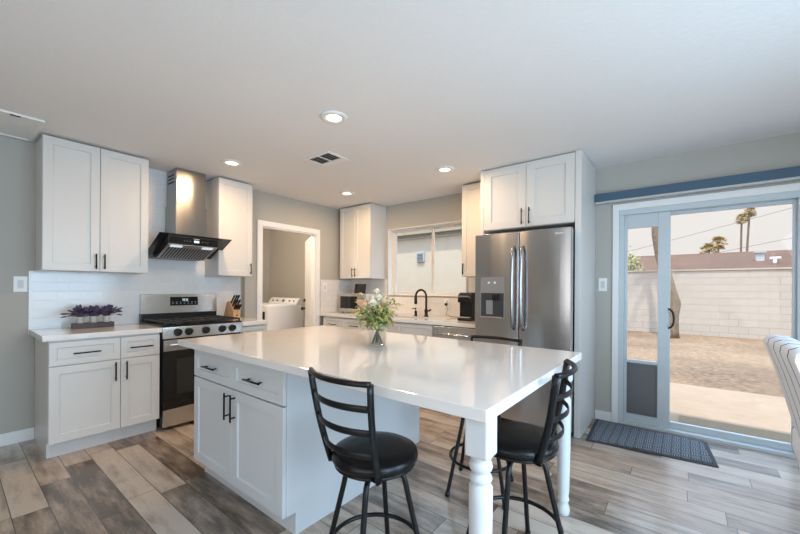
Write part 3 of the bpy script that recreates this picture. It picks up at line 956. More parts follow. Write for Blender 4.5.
# filter with baffles on the sloping underside
d_ = Vector((0.225 - 0.526, 0, 1.540 - 1.655))
L_ = d_.length
d_.normalize()
n_ = Vector((-d_.z, 0, d_.x))
if n_.z > 0:
    n_ = -n_
def hp_(u, y, h):
    q = Vector((0.526, y, 1.655)) + d_ * u + n_ * h
    return (q.x, q.y, q.z)
mb = MB()
mb.prism([(0.004, 0.0), (L_ - 0.004, 0.0), (L_ - 0.004, 0.006), (0.004, 0.006)], lambda p, q, t: hp_(p, t, q), 0.512, 0.948)
ft = obj('grease_filter', mb, M['filter'], hb)
mb = MB()
for k in range(15):
    y = 0.535 + k * 0.0266
    mb.prism([(0.062, 0.0055), (L_ - 0.02, 0.0055), (L_ - 0.02, 0.0075), (0.062, 0.0075)], lambda p, q, t: hp_(p, t, q), y, y + 0.011)
obj('filter_slots', mb, M['dark'], ft)
for y in (0.585, 0.862):
    mb = MB().prism([(0.014, 0.0055), (0.052, 0.0055), (0.052, 0.010), (0.014, 0.010)], lambda p, q, t: hp_(p, t, q), y - 0.05, y + 0.05)
    obj('hood_light', mb, M['hoodled'], hb)
mb = MB()
mb.prism([(0.012, 1.61), (0.235, 1.61), (0.235, 1.640), (0.278, 1.650), (0.278, 2.076), (0.012, 2.076)], P, 0.655, 0.950)
obj('chimney_lower', mb, M['steel'], hd, 0.002)
mb = MB().box(0.012, 0.268, 0.665, 0.940, 2.076, T - 0.002)
cu = obj('chimney_upper', mb, M['steel'], hd, 0.002)
mb = MB()
for k in range(3):
    mb.box(0.06, 0.21, 0.6635, 0.6655, 2.30 + k * 0.035, 2.313 + k * 0.035)
obj('chimney_slots', mb, M['dark'], cu)

# ------------------------------------------------------------------ things on the range wall counters
tray = MB().box(0.165, 0.235, -0.088, 0.188, ZC, ZC + 0.008)
tray.box(0.165, 0.172, -0.088, 0.188, ZC + 0.008, ZC + 0.044).box(0.228, 0.235, -0.088, 0.188, ZC + 0.008, ZC + 0.044).box(0.172, 0.228, -0.088, -0.080, ZC + 0.008, ZC + 0.044).box(0.172, 0.228, 0.180, 0.188, ZC + 0.008, ZC + 0.044)
tag(obj('planter_tray', tray, M['walnut'], bevel=0.001), 'dark wood tray holding three lavender pots', 'tray')
for k, (yy, lab) in enumerate(((-0.038, 'leftmost lavender pot in the dark wood tray'), (0.050, 'middle lavender pot in the dark wood tray'), (0.138, 'rightmost lavender pot in the dark wood tray'))):
    r = random.Random(40 + k)
    c = (0.2, yy, ZC + 0.0085)
    root = thing('potted_lavender', lab, 'potted plant', c, 'lavender pots in a wood tray')
    obj('pot', MB().lathe([(0.022, 0), (0.023, 0.002), (0.0275, 0.088), (0.029, 0.090), (0.026, 0.090), (0.021, 0.080), (0.001, 0.078)], c, 20), M['pot'], root)
    ms, mf = MB(), MB()
    for j in range(95):
        a = r.uniform(0, 2 * PI)
        sp_ = r.uniform(0.006, 0.085) * (1.25 if abs(math.sin(a)) > 0.6 else 0.75)
        p0 = Vector((c[0] + 0.008 * math.cos(a), yy + 0.008 * math.sin(a), ZC + 0.088))
        p1 = p0 + Vector((math.cos(a) * sp_ * 0.8, math.sin(a) * sp_, r.uniform(0.035, 0.105) - sp_ * 0.25))
        pm = (p0 + p1) / 2 + Vector((0, 0, 0.018))
        ms.tube([p0, pm, p1], 0.0012, 4)
        d = (p1 - pm).normalized()
        mf.tube([p1 - d * 0.030, p1 - d * 0.015, p1, p1 + d * 0.014], [0.0025, 0.0062, 0.0055, 0.001], 6)
        if j % 2:
            ms.leaf(p0 + (pm - p0) * 0.5, (math.cos(a), math.sin(a), 0.7), 0.05, 0.007)
    obj('lavender_stems', ms, M['lavleaf'], root)
    obj('lavender_flowers', mf, M['lav'], root)

# knife block
kx, ky = 0.205, 1.255
kb = thing('knife_block', 'pale wooden knife block on the counter right of the range', 'knife block', (kx, ky, ZC))
def kp(a, b, z):
    return (kx + a, ky + b, ZC + z)
KA, KB_ = (0.118, 0.095), (0.010, 0.202)
mb = MB().prism([(-0.115, 0.0), (0.118, 0.0), KA, KB_, (-0.035, 0.188)], lambda p, q, t: kp(p, t, q), -0.040, 0.040)
obj('block', mb, M['bamboo'], kb, 0.003)
obj('block_mark', MB().prism([(0.118, 0.038), (0.1186, 0.038), (0.1186, 0.052), (0.118, 0.052)], lambda p, q, t: kp(p, t, q), -0.011, 0.011), M['walnut'], kb)
ax0 = Vector((KB_[1] - KA[1], 0, KA[0] - KB_[0])).normalized()
for (t0, Lh, bs) in ((0.14, 0.075, (-0.028, -0.010, 0.010, 0.028)), (0.46, 0.100, (-0.026, 0.0, 0.026)), (0.78, 0.120, (-0.026, 0.002, 0.027))):
    for b in bs:
        q = Vector((KA[0] + (KB_[0] - KA[0]) * t0, 0, KA[1] + (KB_[1] - KA[1]) * t0))
        q0 = q + ax0 * 0.001
        q1 = q + ax0 * 0.012
        q2 = q + ax0 * Lh
        A, B_, C_ = kp(q0.x, b, q0.z), kp(q1.x, b, q1.z), kp(q2.x, b, q2.z)
        root = thing('kitchen_knife', 'black handled knife standing in the wooden block', 'knife', A, 'knives in the wooden block')
        obj('bolster', MB().tube([A, B_], 0.0085, 8, flat=0.6), M['chrome'], root)
        mid_ = [(B_[i] + C_[i]) / 2 for i in range(3)]
        obj('knife_handle', MB().tube([B_, mid_, C_], [0.0115, 0.0105, 0.0125], 10, flat=0.7), M['blackpl'], root)

# switches and outlets
def plate(name, label, cat, fr, u, z, w_, h_, rockers, mat=None):
    a = fr.p(u, 0, z - h_ / 2)
    root = thing(name, label, cat, a)
    mb = MB()
    fbox(mb, fr, u - w_ / 2, u + w_ / 2, 0.0, 0.006, z - h_ / 2, z + h_ / 2)
    obj('cover_plate', mb, mat or M['whitepl'], root, 0.002)
    for du in rockers:
        mb = MB()
        fbox(mb, fr, u + du - 0.016, u + du + 0.016, 0.006, 0.010, z - 0.033, z + 0.033)
        obj('rocker', mb, mat or M['ltgrey2'], root, 0.002)
    return root
plate('light_switch', 'white light switch on the left wall beside the tile', 'light switch', FX(0.0), -0.367, 1.272, 0.079, 0.125, (0.0,))
plate('light_switch', 'white light switch on cream tile beside the laundry doorway', 'light switch', FX(XD + 0.009), 2.657, 1.268, 0.075, 0.118, (0.0,))
plate('light_switch', 'white light switch between tall panel and patio door', 'light switch', FY(YB), 3.582, 1.305, 0.072, 0.125, (0.0,))
ol = plate('wall_outlet', 'white wall outlet on cream tile left of the coffee maker', 'outlet', FY(3.19), 1.85, 1.075, 0.07, 0.115, (0.0,))

# ------------------------------------------------------------------ laundry
wm = thing('washing_machine', 'white washing machine inside the laundry doorway', 'washing machine', (-1.32, 2.72, 0))
mx0, mx1, my0, my1 = -1.75, -0.90, 2.37, 3.07
obj('cabinet_body', MB().box(mx0, mx1, my0, my1, 0.02, 0.975), M['enamel'], wm, 0.012)
obj('top_lid', MB().box(mx0 + 0.04, mx1 - 0.04, my0 + 0.02, my1 - 0.17, 0.975, 0.988), M['enamel'], wm, 0.004)
mb = MB().prism([(my1 - 0.17, 0.976), (my1 - 0.10, 1.075), (my1 - 0.06, 1.085), (my1, 0.976)], lambda p, q, t: (t, p, q), mx0 + 0.005, mx1 - 0.005)
cn = obj('console', mb, M['enamel'], wm, 0.004)
for x in (-1.62, -1.48, -1.30, -1.12, -1.0):
    p0 = Vector((x, my1 - 0.135, 1.026))
    nn = Vector((0, -0.816, 0.577))
    obj('dial', MB().tube([p0, p0 + nn * 0.022], 0.022 if x == -1.30 else 0.014, 14), M['grey_pl'], cn)
obj('door_front', MB().box(mx0 + 0.06, mx1 - 0.06, my0 - 0.012, my0 + 0.002, 0.35, 0.88), M['blackgl'], wm, 0.006)
obj('foot', MB().box(mx0 + 0.04, mx1 - 0.04, my0 + 0.04, my1 - 0.04, 0.0, 0.022), M['blackpl'], wm)

# ------------------------------------------------------------------ back wall cabinets
YF = 2.58
fb = FY(YF)
DB = YB - 0.002 - YF
c1 = base_cab('white two-drawer base cabinet under the microwave', fb, 0.190, 1.030, [(0.190, 0.610, 1), (0.610, 1.030, -1)], depth=DB)
# sink cabinet
sk = thing('sink_cabinet', 'white sink base cabinet under the kitchen window', 'cabinet', (1.53, 2.9, 0))
mb = MB()
mb.box(1.031, 1.049, YF + 0.0215, YB - 0.002, 0.0, 0.862).box(2.012, 2.030, YF + 0.0215, YB - 0.002, 0.0, 0.862).box(1.049, 2.012, YF + 0.0215, YB - 0.002, 0.115, 0.14).box(1.049, 2.012, YF + 0.0215, YF + 0.04, 0.14, 0.862)
obj('carcass', mb, M['cab'], sk)
obj('toe_kick', MB().box(1.049, 2.012, YF + 0.075, YF + 0.09, 0, 0.115), M['toe'], sk)
for a, b, s in ((1.031, 1.530, 1), (1.530, 2.030, -1)):
    front('false_front', sk, fb, a + 0.0018, b - 0.0018, 0.678, 0.848, None, 0, 0, False, 0.042)
    front('door', sk, fb, a + 0.0018, b - 0.0018, 0.117, 0.672, (b - 0.036) if s > 0 else (a + 0.036), 0.58, 0.15, True)
# dishwasher
dw = thing('dishwasher', 'stainless dishwasher between the sink cabinet and refrigerator', 'dishwasher', (2.28, 2.9, 0))
obj('tub', MB().box(2.036, 2.545, YF + 0.02, YB - 0.01, 0.0, 0.858), M['grey_pl'], dw)
dd_ = obj('dishwasher_door', MB().box(2.036, 2.545, YF - 0.012, YF + 0.02, 0.11, 0.852), M['steel_h'], dw, 0.004)
obj('handle', MB().tube([(2.08, YF - 0.045, 0.775), (2.50, YF - 0.045, 0.775)], 0.011, 12).tube([(2.11, YF - 0.012, 0.775), (2.11, YF - 0.045, 0.775)], 0.009, 8).tube([(2.47, YF - 0.012, 0.775), (2.47, YF - 0.045, 0.775)], 0.009, 8), M['chrome'], dd_)
obj('control_strip', MB().box(2.038, 2.543, YF - 0.010, YF + 0.02, 0.853, 0.860), M['blackgl'], dw)
# countertop with the cut-out for the sink
sx0, sx1, sy0, sy1 = 1.24, 1.84, 2.655, 2.985
cyf = YF - 0.022
mb = MB().box(0.121, sx0, cyf, 3.189, 0.863, ZC).box(sx1, 2.57, cyf, 3.189, 0.863, ZC).box(sx0, sx1, cyf, sy0, 0.863, ZC).box(sx0, sx1, sy1, 3.189, 0.863, ZC)
tag(obj('countertop', mb, M['quartz']), 'long pale quartz countertop with sink under the kitchen window', 'countertop')
mb = MB()
mb.box(sx0 - 0.010, sx0 + 0.006, sy0 - 0.01, sy1 + 0.01, 0.66, 0.8625).box(sx1 - 0.006, sx1 + 0.01, sy0 - 0.01, sy1 + 0.01, 0.66, 0.8625).box(sx0 + 0.006, sx1 - 0.006, sy0 - 0.01, sy0 + 0.006, 0.66, 0.8625)
mb.box(sx0 + 0.006, sx1 - 0.006, sy1 - 0.006, sy1 + 0.01, 0.66, 0.8625).box(sx0 + 0.006, sx1 - 0.006, sy0 + 0.006, sy1 - 0.006, 0.66, 0.67)
tag(obj('kitchen_sink', mb, plain('dark_sink', (0.10, 0.085, 0.075), 0.4, var=0.1)), 'dark undermount sink set into the window countertop', 'sink')
# faucet
fx, fy = 1.640, 3.03
fc = thing('kitchen_faucet', 'dark bronze gooseneck faucet at the sink under the window', 'faucet', (fx, fy, ZC))
mb = MB().lathe([(0.031, 0), (0.031, 0.008), (0.022, 0.014), (0.020, 0.055), (0.023, 0.062), (0.023, 0.085), (0.015, 0.10)], (fx, fy, ZC), 20)
pts = [(fx, fy, ZC + 0.09), (fx, fy, ZC + 0.25)]
cxr = 0.068
ux, uy = -0.92, -0.39
for k in range(1, 13):
    t = PI * k / 12
    q = cxr * (1 - math.cos(t))
    pts.append((fx + ux * q, fy + uy * q, ZC + 0.25 + cxr * 1.35 * math.sin(t) * 0.95))
mb.tube(pts, 0.0135, 14)
obj('spout', mb, M['bronze'], fc)
ex_, ey_ = fx + ux * 2 * cxr, fy + uy * 2 * cxr
mb = MB().tube([(ex_, ey_, ZC + 0.26), (ex_, ey_, ZC + 0.235), (ex_, ey_, ZC + 0.17), (ex_, ey_, ZC + 0.155)], [0.015, 0.019, 0.021, 0.017], 14)
obj('spray_head', mb, M['bronze'], fc)
mb = MB().tube([(fx + 0.018, fy - 0.01, ZC + 0.072), (fx + 0.05, fy - 0.02, ZC + 0.075), (fx + 0.085, fy - 0.03, ZC + 0.088)], [0.012, 0.009, 0.012], 10)
obj('lever_handle', mb, M['bronze'], fc)
sxp, syp = 1.485, 3.02
sdp = thing('soap_dispenser', 'dark bronze soap dispenser beside the gooseneck faucet', 'soap dispenser', (sxp, syp, ZC))
obj('pump_body', MB().lathe([(0.024, 0), (0.024, 0.006), (0.017, 0.012), (0.017, 0.05), (0.020, 0.055), (0.012, 0.068), (0.006, 0.07), (0.006, 0.098)], (sxp, syp, ZC), 18), M['bronze'], sdp)
obj('pump_nozzle', MB().tube([(sxp + 0.008, syp, ZC + 0.098), (sxp - 0.025, syp - 0.015, ZC + 0.100), (sxp - 0.04, syp - 0.02, ZC + 0.088)], [0.010, 0.007, 0.006], 10), M['bronze'], sdp)
# microwave
mwx0, mwx1, mwy0, mwy1 = 0.232, 0.752, 2.84, 3.17
mw = thing('microwave_oven', 'small stainless microwave in the corner under the wall cabinet', 'microwave', (0.47, 3.0, ZC))
obj('microwave_case', MB().box(mwx0, mwx1, mwy0 + 0.02, mwy1, ZC + 0.012, 1.180), M['ltgrey'], mw, 0.004)
mdoor = obj('microwave_door', MB().box(mwx0, 0.620, mwy0, mwy0 + 0.02, ZC + 0.012, 1.180), M['steel_h'], mw, 0.003)
obj('microwave_window', MB().box(mwx0 + 0.025, 0.600, mwy0 - 0.002, mwy0 + 0.003, 0.965, 1.140), M['blackgl'], mdoor)
mc = obj('control_panel', MB().box(0.622, mwx1, mwy0, mwy0 + 0.02, ZC + 0.012, 1.180), M['steel_h'], mw, 0.003)
obj('dial', MB().tube([(0.685, mwy0, 1.115), (0.685, mwy0 - 0.015, 1.115)], 0.026, 18), M['grey_pl'], mc)
mb = MB()
for i in range(3):
    for j in range(4):
        mb.box(0.648 + i * 0.026, 0.666 + i * 0.026, mwy0 - 0.002, mwy0 + 0.001, 0.955 + j * 0.026, 0.972 + j * 0.026)
obj('keypad', mb, M['grey_pl'], mc)
for x in (0.27, 0.72):
    for y in (2.88, 3.13):
        obj('foot', MB().tube([(x, y, ZC), (x, y, ZC + 0.013)], 0.012, 8), M['blackpl'], mw)
tb = thing('tablet', 'small black tablet leaning on its stand on the microwave', 'tablet', (0.55, 2.95, 1.180))
mb = MB().prism([(2.925, 1.182), (2.937, 1.181), (2.957, 1.318), (2.945, 1.320)], lambda p, q, t: (t, p, q), 0.452, 0.668)
obj('screen', mb, M['blackgl'], tb, 0.002)
obj('stand', MB().prism([(2.948, 1.245), (2.956, 1.245), (3.02, 1.1805), (3.012, 1.1805)], lambda p, q, t: (t, p, q), 0.52, 0.60), M['ltgrey'], tb)
# coffee maker
cmx, cmy = 2.30, 2.93
cm = thing('coffee_maker', 'black single-cup coffee maker beside the refrigerator', 'coffee maker', (cmx, cmy, ZC))
obj('base_plate', MB().box(cmx - 0.085, cmx + 0.085, cmy - 0.14, cmy + 0.13, ZC, ZC + 0.035), M['blackpl'], cm, 0.012)
obj('rear_column', MB().box(cmx - 0.085, cmx + 0.085, cmy - 0.085, cmy + 0.13, ZC + 0.035, ZC + 0.22), M['blackpl'], cm, 0.012)
mb = MB().prism([(cmy - 0.13, ZC + 0.20), (cmy - 0.12, ZC + 0.285), (cmy - 0.08, ZC + 0.312), (cmy + 0.12, ZC + 0.312), (cmy + 0.13, ZC + 0.20)], lambda p, q, t: (t, p, q), cmx - 0.088, cmx + 0.088)
ch = obj('brew_head', mb, M['blackpl'], cm, 0.012)
obj('lid_handle', MB().tube([(cmx - 0.075, cmy - 0.125, ZC + 0.25), (cmx - 0.06, cmy - 0.152, ZC + 0.268), (cmx + 0.06, cmy - 0.152, ZC + 0.268), (cmx + 0.075, cmy - 0.125, ZC + 0.25)], 0.009, 10), M['grey_pl'], ch)
obj('drip_tray', MB().box(cmx - 0.06, cmx + 0.06, cmy - 0.135, cmy - 0.09, ZC + 0.035, ZC + 0.042), M['ltgrey'], cm, 0.002)
mb = MB()
pts = [(1.85, 3.176, 1.06), (1.86, 3.15, 1.055), (1.90, 3.12, 1.00), (1.88, 3.11, 0.94), (1.95, 3.10, 0.915), (2.05, 3.09, 0.912), (2.14, 3.06, 0.912), (2.22, 3.05, 0.915)]
cd = obj('cord', MB().tube(pts, 0.0035, 8), M['blackpl'], cm)
obj('plug', MB().box(1.835, 1.865, 3.150, 3.179, 1.045, 1.075), M['blackpl'], cd, 0.004)

# wall cabinets of the back wall
fu = FY(2.865)
DU = YB - 0.002 - 2.865
wall_cab('white two-door wall cabinet in the corner above the microwave', fu, 0.210, 0.820, [(0.210, 0.518, 1), (0.518, 0.820, -1)], 1.395, T - 0.012, DU)
wall_cab('narrow white wall cabinet between kitchen window and refrigerator', fu, 2.226, 2.588, [(2.226, 2.588, -1)], 1.395, T - 0.012, DU)

# ------------------------------------------------------------------ refrigerator in its surround
YP = 2.572
tag(obj('end_panel', MB().box(3.468, 3.516, YP, 3.199, 0.0, T - 0.004), M['cab'], bevel=0.002), 'tall white panel right of the refrigerator by the patio door', 'cabinet panel')
tag(obj('end_panel', MB().box(2.592, 2.628, YP + 0.006, 3.199, 0.9035, T - 0.004), M['cab'], bevel=0.002), 'white panel left of the refrigerator above the counter', 'cabinet panel')
ff = FY(YP + 0.004)
rc_ = thing('refrigerator_cabinet', 'white two-door cabinet above the refrigerator', 'cabinet', (3.05, 2.9, 1.83))
obj('carcass', MB().box(2.629, 3.467, YP + 0.0255, 3.198, 1.832, T - 0.004), M['cab'], rc_)
for a, b, hu in ((2.630, 3.049, 3.049 - 0.034), (3.049, 3.466, 3.049 + 0.034)):
    front('door', rc_, ff, a + 0.0018, b - 0.0018, 1.836, T - 0.012, hu, 1.93, 0.15, True, 0.075, hmat=M['bronze'])

fg = thing('refrigerator', 'stainless french-door refrigerator with water dispenser', 'refrigerator', (3.05, 2.8, 0))
FRY = 2.42
obj('fridge_case', MB().box(2.640, 3.452, FRY + 0.085, 3.18, 0.02, 1.765), M['grey_pl'], fg, 0.004)
def fdoor(x0, x1, z0, z1, bulge=0.006):
    mb = MB()
    n = 10
    prof = []
    for k in range(n + 1):
        t = k / n
        x = x0 + (x1 - x0) * t
        prof.append((x, FRY + bulge * (2 * t - 1) ** 2 * 1.0))
    prof = prof + [(x1, FRY + 0.075), (x0, FRY + 0.075)]
    return mb.prism(prof, lambda p, q, t: (p, q, t), z0, z1)
ld = obj('left_door', fdoor(2.614, 3.038, 0.705, 1.772), M['steel_fr'], fg, 0.006, 3)
rd = obj('right_door', fdoor(3.044, 3.474, 0.705, 1.772), M['steel_fr'], fg, 0.006, 3)
fz = obj('freezer_drawer', fdoor(2.614, 3.474, 0.075, 0.695), M['steel_fr'], fg, 0.006, 3)
for x, par in ((3.000, ld), (3.080, rd)):
    pts = [(x, FRY + 0.004, 0.90), (x, FRY - 0.030, 0.915)] + [(x, FRY - 0.045 - 0.014 * math.sin(PI * k / 10), 0.94 + 0.65 * k / 10) for k in range(11)] + [(x, FRY - 0.030, 1.615), (x, FRY + 0.004, 1.63)]
    obj('door_handle', MB().tube(pts, 0.014, 14), M['hsteel'], par)
pts = [(2.70, FRY + 0.004, 0.60), (2.71, FRY - 0.045, 0.60), (3.05, FRY - 0.055, 0.60), (3.38, FRY - 0.045, 0.60), (3.39, FRY + 0.004, 0.60)]
obj('drawer_handle', MB().tube(pts, 0.014, 14), M['hsteel'], fz)
dsp = obj('water_dispenser', MB().box(2.678, 2.682, FRY - 0.004, FRY + 0.004, 0.985, 1.366).box(2.906, 2.910, FRY - 0.004, FRY + 0.004, 0.985, 1.366).box(2.682, 2.906, FRY - 0.004, FRY + 0.004, 1.218, 1.366).box(2.682, 2.906, FRY - 0.004, FRY + 0.004, 0.985, 0.992), M['dpanel'], ld, 0.001)
obj('dispenser_recess_shade', MB().box(2.682, 2.906, FRY - 0.0015, FRY + 0.003, 0.992, 1.218), M['recess_shade'], dsp)  # flat panel, no cut-out; the shade of a recess is in its dark colour
obj('dispenser_spout', MB().box(2.80, 2.87, FRY - 0.020, FRY, 1.150, 1.212), M['blackpl'], dsp, 0.006)
obj('dispenser_paddle', MB().prism([(FRY - 0.002, 1.150), (FRY - 0.008, 1.150), (FRY - 0.004, 1.02), (FRY - 0.001, 1.02)], lambda p, q, t: (t, p, q), 2.735, 2.800), M['dpanel'], dsp)
obj('dispenser_tray', MB().box(2.690, 2.898, FRY - 0.022, FRY, 0.988, 0.999), M['chrome'], dsp, 0.003)
for x in (2.76, 2.82):
    obj('dispenser_button', MB().tube([(x, FRY - 0.004, 1.315), (x, FRY - 0.007, 1.315)], 0.011, 14), M['whitepl'], dsp)
obj('badge', MB().box(3.352, 3.428, FRY - 0.001, FRY + 0.006, 1.717, 1.732), M['ltgrey'], rd)
obj('bottom_grille', MB().box(2.65, 3.44, FRY + 0.06, FRY + 0.09, 0.0, 0.07), M['blackpl'], fg)

# ------------------------------------------------------------------ island
IX0, IX1, IY0, IY1 = 1.519, 3.748, 0.2276, 1.470
it = thing('island_countertop', 'large white quartz island countertop with two turned legs', 'countertop', (2.63, 0.85, 0.8635))
obj('slab', MB().box(IX0, IX1, IY0, IY1, 0.8635, ZC), M['quartz'], it, 0.003)
CX0, CX1, CY0, CY1 = 1.640, 2.655, 0.285, 1.448
isl = thing('island_cabinet', 'white island cabinet with two drawers and two doors', 'cabinet', (2.15, 0.87, 0))
M['isl'] = plain('island_paint_white', (0.61, 0.635, 0.655), 0.36, nscale=30, var=0.01)
mb = MB()
mb.box(CX0, CX1 - 0.019, CY0 + 0.0215, CY1, 0.115, 0.863).box(CX0, CX0 + 0.018, CY0 + 0.07, CY1 - 0.07, 0, 0.115)
obj('carcass', mb, M['isl'], isl, 0.001)
ya, yb = CY0 + 0.0215, CY1 + 0.002
mb = MB().prism([(ya, 0.863), (yb, 0.863), (yb, 0.115), (yb - 0.06, 0.115), (yb - 0.06, 0.0), (ya + 0.055, 0.0), (ya + 0.055, 0.115), (ya, 0.115)], lambda p, q, t: (t, p, q), CX1 - 0.018, CX1)
obj('end_panel', mb, M['isl'], isl, 0.001)
obj('toe_kick', MB().box(CX0 + 0.018, CX1 - 0.019, CY0 + 0.075, CY0 + 0.09, 0, 0.115), M['isl'], isl)
obj('toe_kick', MB().box(CX0 + 0.018, CX1 - 0.019, CY1 - 0.09, CY1 - 0.075, 0, 0.115), M['isl'], isl)
fi = FY(CY0)
CM = 2.147
for a, b, s in ((CX0, CM, 1), (CM, CX1, -1)):
    front('drawer', isl, fi, a + 0.0018, b - 0.0018, 0.672, 0.845, (a + b) / 2, 0.757, 0.16, False, 0.048, M['isl'])
    front('door', isl, fi, a + 0.0018, b - 0.0018, 0.117, 0.664, (b - 0.036) if s > 0 else (a + 0.036), 0.567, 0.155, True, 0.060, M['isl'])
def turned_leg(cx, cy):
    h = 0.0385
    lg = obj('leg', MB().box(cx - h, cx + h, cy - h, cy + h, 0.742, 0.863), M['isl'], it, 0.007)
    prof = [(0.026, 0.0), (0.030, 0.004), (0.034, 0.03), (0.028, 0.055), (0.024, 0.07), (0.030, 0.08), (0.030, 0.09), (0.026, 0.10), (0.030, 0.14), (0.0345, 0.35), (0.0365, 0.58), (0.0365, 0.645), (0.030, 0.655), (0.028, 0.660),
            (0.033, 0.664), (0.0355, 0.672), (0.033, 0.680), (0.026, 0.686), (0.026, 0.692), (0.033, 0.698), (0.0365, 0.710), (0.033, 0.722), (0.029, 0.728), (0.034, 0.738), (0.037, 0.743)]
    obj('turned_post', MB().lathe(prof, (cx, cy, 0), 32), M['isl'], lg)
turned_leg(3.704, 0.285)
turned_leg(3.672, 1.405)

# ------------------------------------------------------------------ stools
def make_stool(label, x, y, rz, phase, seat_h=0.60):
    root = thing('bar_stool', label, 'bar stool', (0, 0, 0), 'black swivel bar stools')
    obj('seat_cushion', MB().lathe([(0.150, 0.553), (0.170, 0.556), (0.177, 0.567), (0.178, 0.578), (0.173, 0.592), (0.155, 0.602), (0.115, 0.608), (0.06, 0.611), (0.002, 0.612)], (0, 0, 0), 48), M['vinylblk'], root)
    obj('seat_pan', MB().lathe([(0.05, 0.538), (0.160, 0.539), (0.168, 0.544), (0.168, 0.554), (0.05, 0.554)], (0, 0, 0), 40), M['black'], root)
    obj('swivel_plate', MB().lathe([(0.07, 0.516), (0.09, 0.516), (0.09, 0.524), (0.06, 0.528), (0.06, 0.539)], (0, 0, 0), 24), M['black'], root)
    for k in range(4):
        t = phase - rz + PI / 2 * k
        c, s = math.cos(t), math.sin(t)
        pr = [(0.03, 0.508), (0.075, 0.511), (0.105, 0.506), (0.121, 0.490), (0.130, 0.46), (0.139, 0.42), (0.238, 0.012), (0.240, 0.0)]
        lg = obj('leg', MB().tube([(c * r, s * r, z) for r, z in pr], 0.0115, 12), M['black'], root)
        obj('foot_cap', MB().tube([(c * 0.2355, s * 0.2355, 0.022), (c * 0.240, s * 0.240, 0.0)], [0.014, 0.015], 12), M['blackpl'], lg)
    rr = 0.190
    obj('foot_ring', MB().tube([(rr * math.cos(2 * PI * k / 40), rr * math.sin(2 * PI * k / 40), 0.20) for k in range(40)], 0.0095, 10, closed=True), M['black'], root)
    def post(s, t):        # position on a back post, t from 0 at its foot to 1 at its top
        z = 0.545 + 0.377 * t
        yy = -0.118 - 0.072 * t - 0.010 * math.sin(PI * t)
        return Vector((s * (0.138 + 0.036 * t) - 0.010 * t, yy, z))
    for s in (-1, 1):
        pts = [post(s, t) for t in [k / 10 for k in range(11)]]
        obj('back_post', MB().tube(pts, 0.0145, 12, flat=0.62, up=(0, 1, 0)), M['black'], root)
    obj('back_bracket', MB().box(-0.138, 0.138, -0.130, -0.106, 0.545, 0.553), M['black'], root, 0.002)
    def bow(t, r, flat, zo=0.0):
        a, b = post(-1, t), post(1, t)
        pts = []
        for k in range(17):
            q = k / 16
            p = a.lerp(b, q)
            p.y -= 0.048 * (1 - (2 * q - 1) ** 2)
            p.z += zo
            pts.append(p)
        return MB().tube(pts, r, 10, flat=flat, up=(0, 0, 1))
    obj('top_rail', bow(1.0, 0.0115, 1.0), M['black'], root)
    for t in (0.76, 0.52, 0.28):
        obj('back_slat', bow(t, 0.0130, 0.36), M['black'], root)
    root.location = (x, y, 0)
    root.rotation_euler = (0, 0, rz)
    return root
make_stool('black bar stool tucked at the front edge of the island', 3.196, 0.36, math.radians(-3), math.radians(26))
make_stool('black bar stool at the right end of the island', 3.602, 0.864, math.radians(97), math.radians(6))
make_stool('black bar stool half hidden behind the island near the refrigerator', 3.195, 1.355, math.radians(180), math.radians(60))

# ------------------------------------------------------------------ vase and bouquet
vx, vy = 2.715, 0.905
vs = MB()
vs.lathe([(0.002, 0.0), (0.049, 0.0), (0.053, 0.003), (0.054, 0.130), (0.056, 0.138), (0.0535, 0.138), (0.0515, 0.128), (0.0505, 0.012), (0.002, 0.010)], (vx, vy, ZC + 0.0005), 36, cap=False)
tag(obj('glass_vase', vs, M['vase']), 'clear glass vase of flowers standing on the island countertop', 'vase')
bq = thing('flower_bouquet', 'green and cream flower bouquet in the glass vase', 'flowers', (vx, vy, ZC + 0.012))
r = random.Random(5)
tips = []
for k in range(13):
    a = 2 * PI * k / 13 + r.uniform(-0.2, 0.2)
    sp_ = r.uniform(0.03, 0.140)
    p0 = Vector((vx - 0.032 * math.cos(a), vy - 0.032 * math.sin(a), ZC + 0.014))
    pm = Vector((vx + 0.016 * math.cos(a), vy + 0.016 * math.sin(a), ZC + 0.145))
    p1 = Vector((vx - 0.022 + sp_ * math.cos(a), vy - 0.015 + sp_ * math.sin(a), ZC + r.uniform(0.18, 0.28)))
    obj('stem', MB().tube([p0, (p0 + pm) / 2, pm, (pm + p1) / 2 + Vector((0, 0, 0.01)), p1], 0.0028, 6), M['stem'], bq)
    tips.append((p0, pm, p1))
for nm, mt, cnt in (('foliage', M['leaf'], 330), ('dark_foliage', M['leaf2'], 130)):
    ml = MB()
    for j in range(cnt):
        p0, pm, p1 = r.choice(tips)
        t = r.uniform(0.0, 1.1)
        p = pm.lerp(p1, t) + Vector((r.gauss(0, 0.027), r.gauss(0, 0.027), r.gauss(0, 0.022)))
        out = Vector((p.x - vx, p.y - vy, 0)) * 9 + Vector((r.gauss(0, 0.5), r.gauss(0, 0.5), r.gauss(0.15, 0.5)))
        ml.leaf(p, out, r.uniform(0.028, 0.052), r.uniform(0.016, 0.026))
    obj(nm, ml, mt, bq)
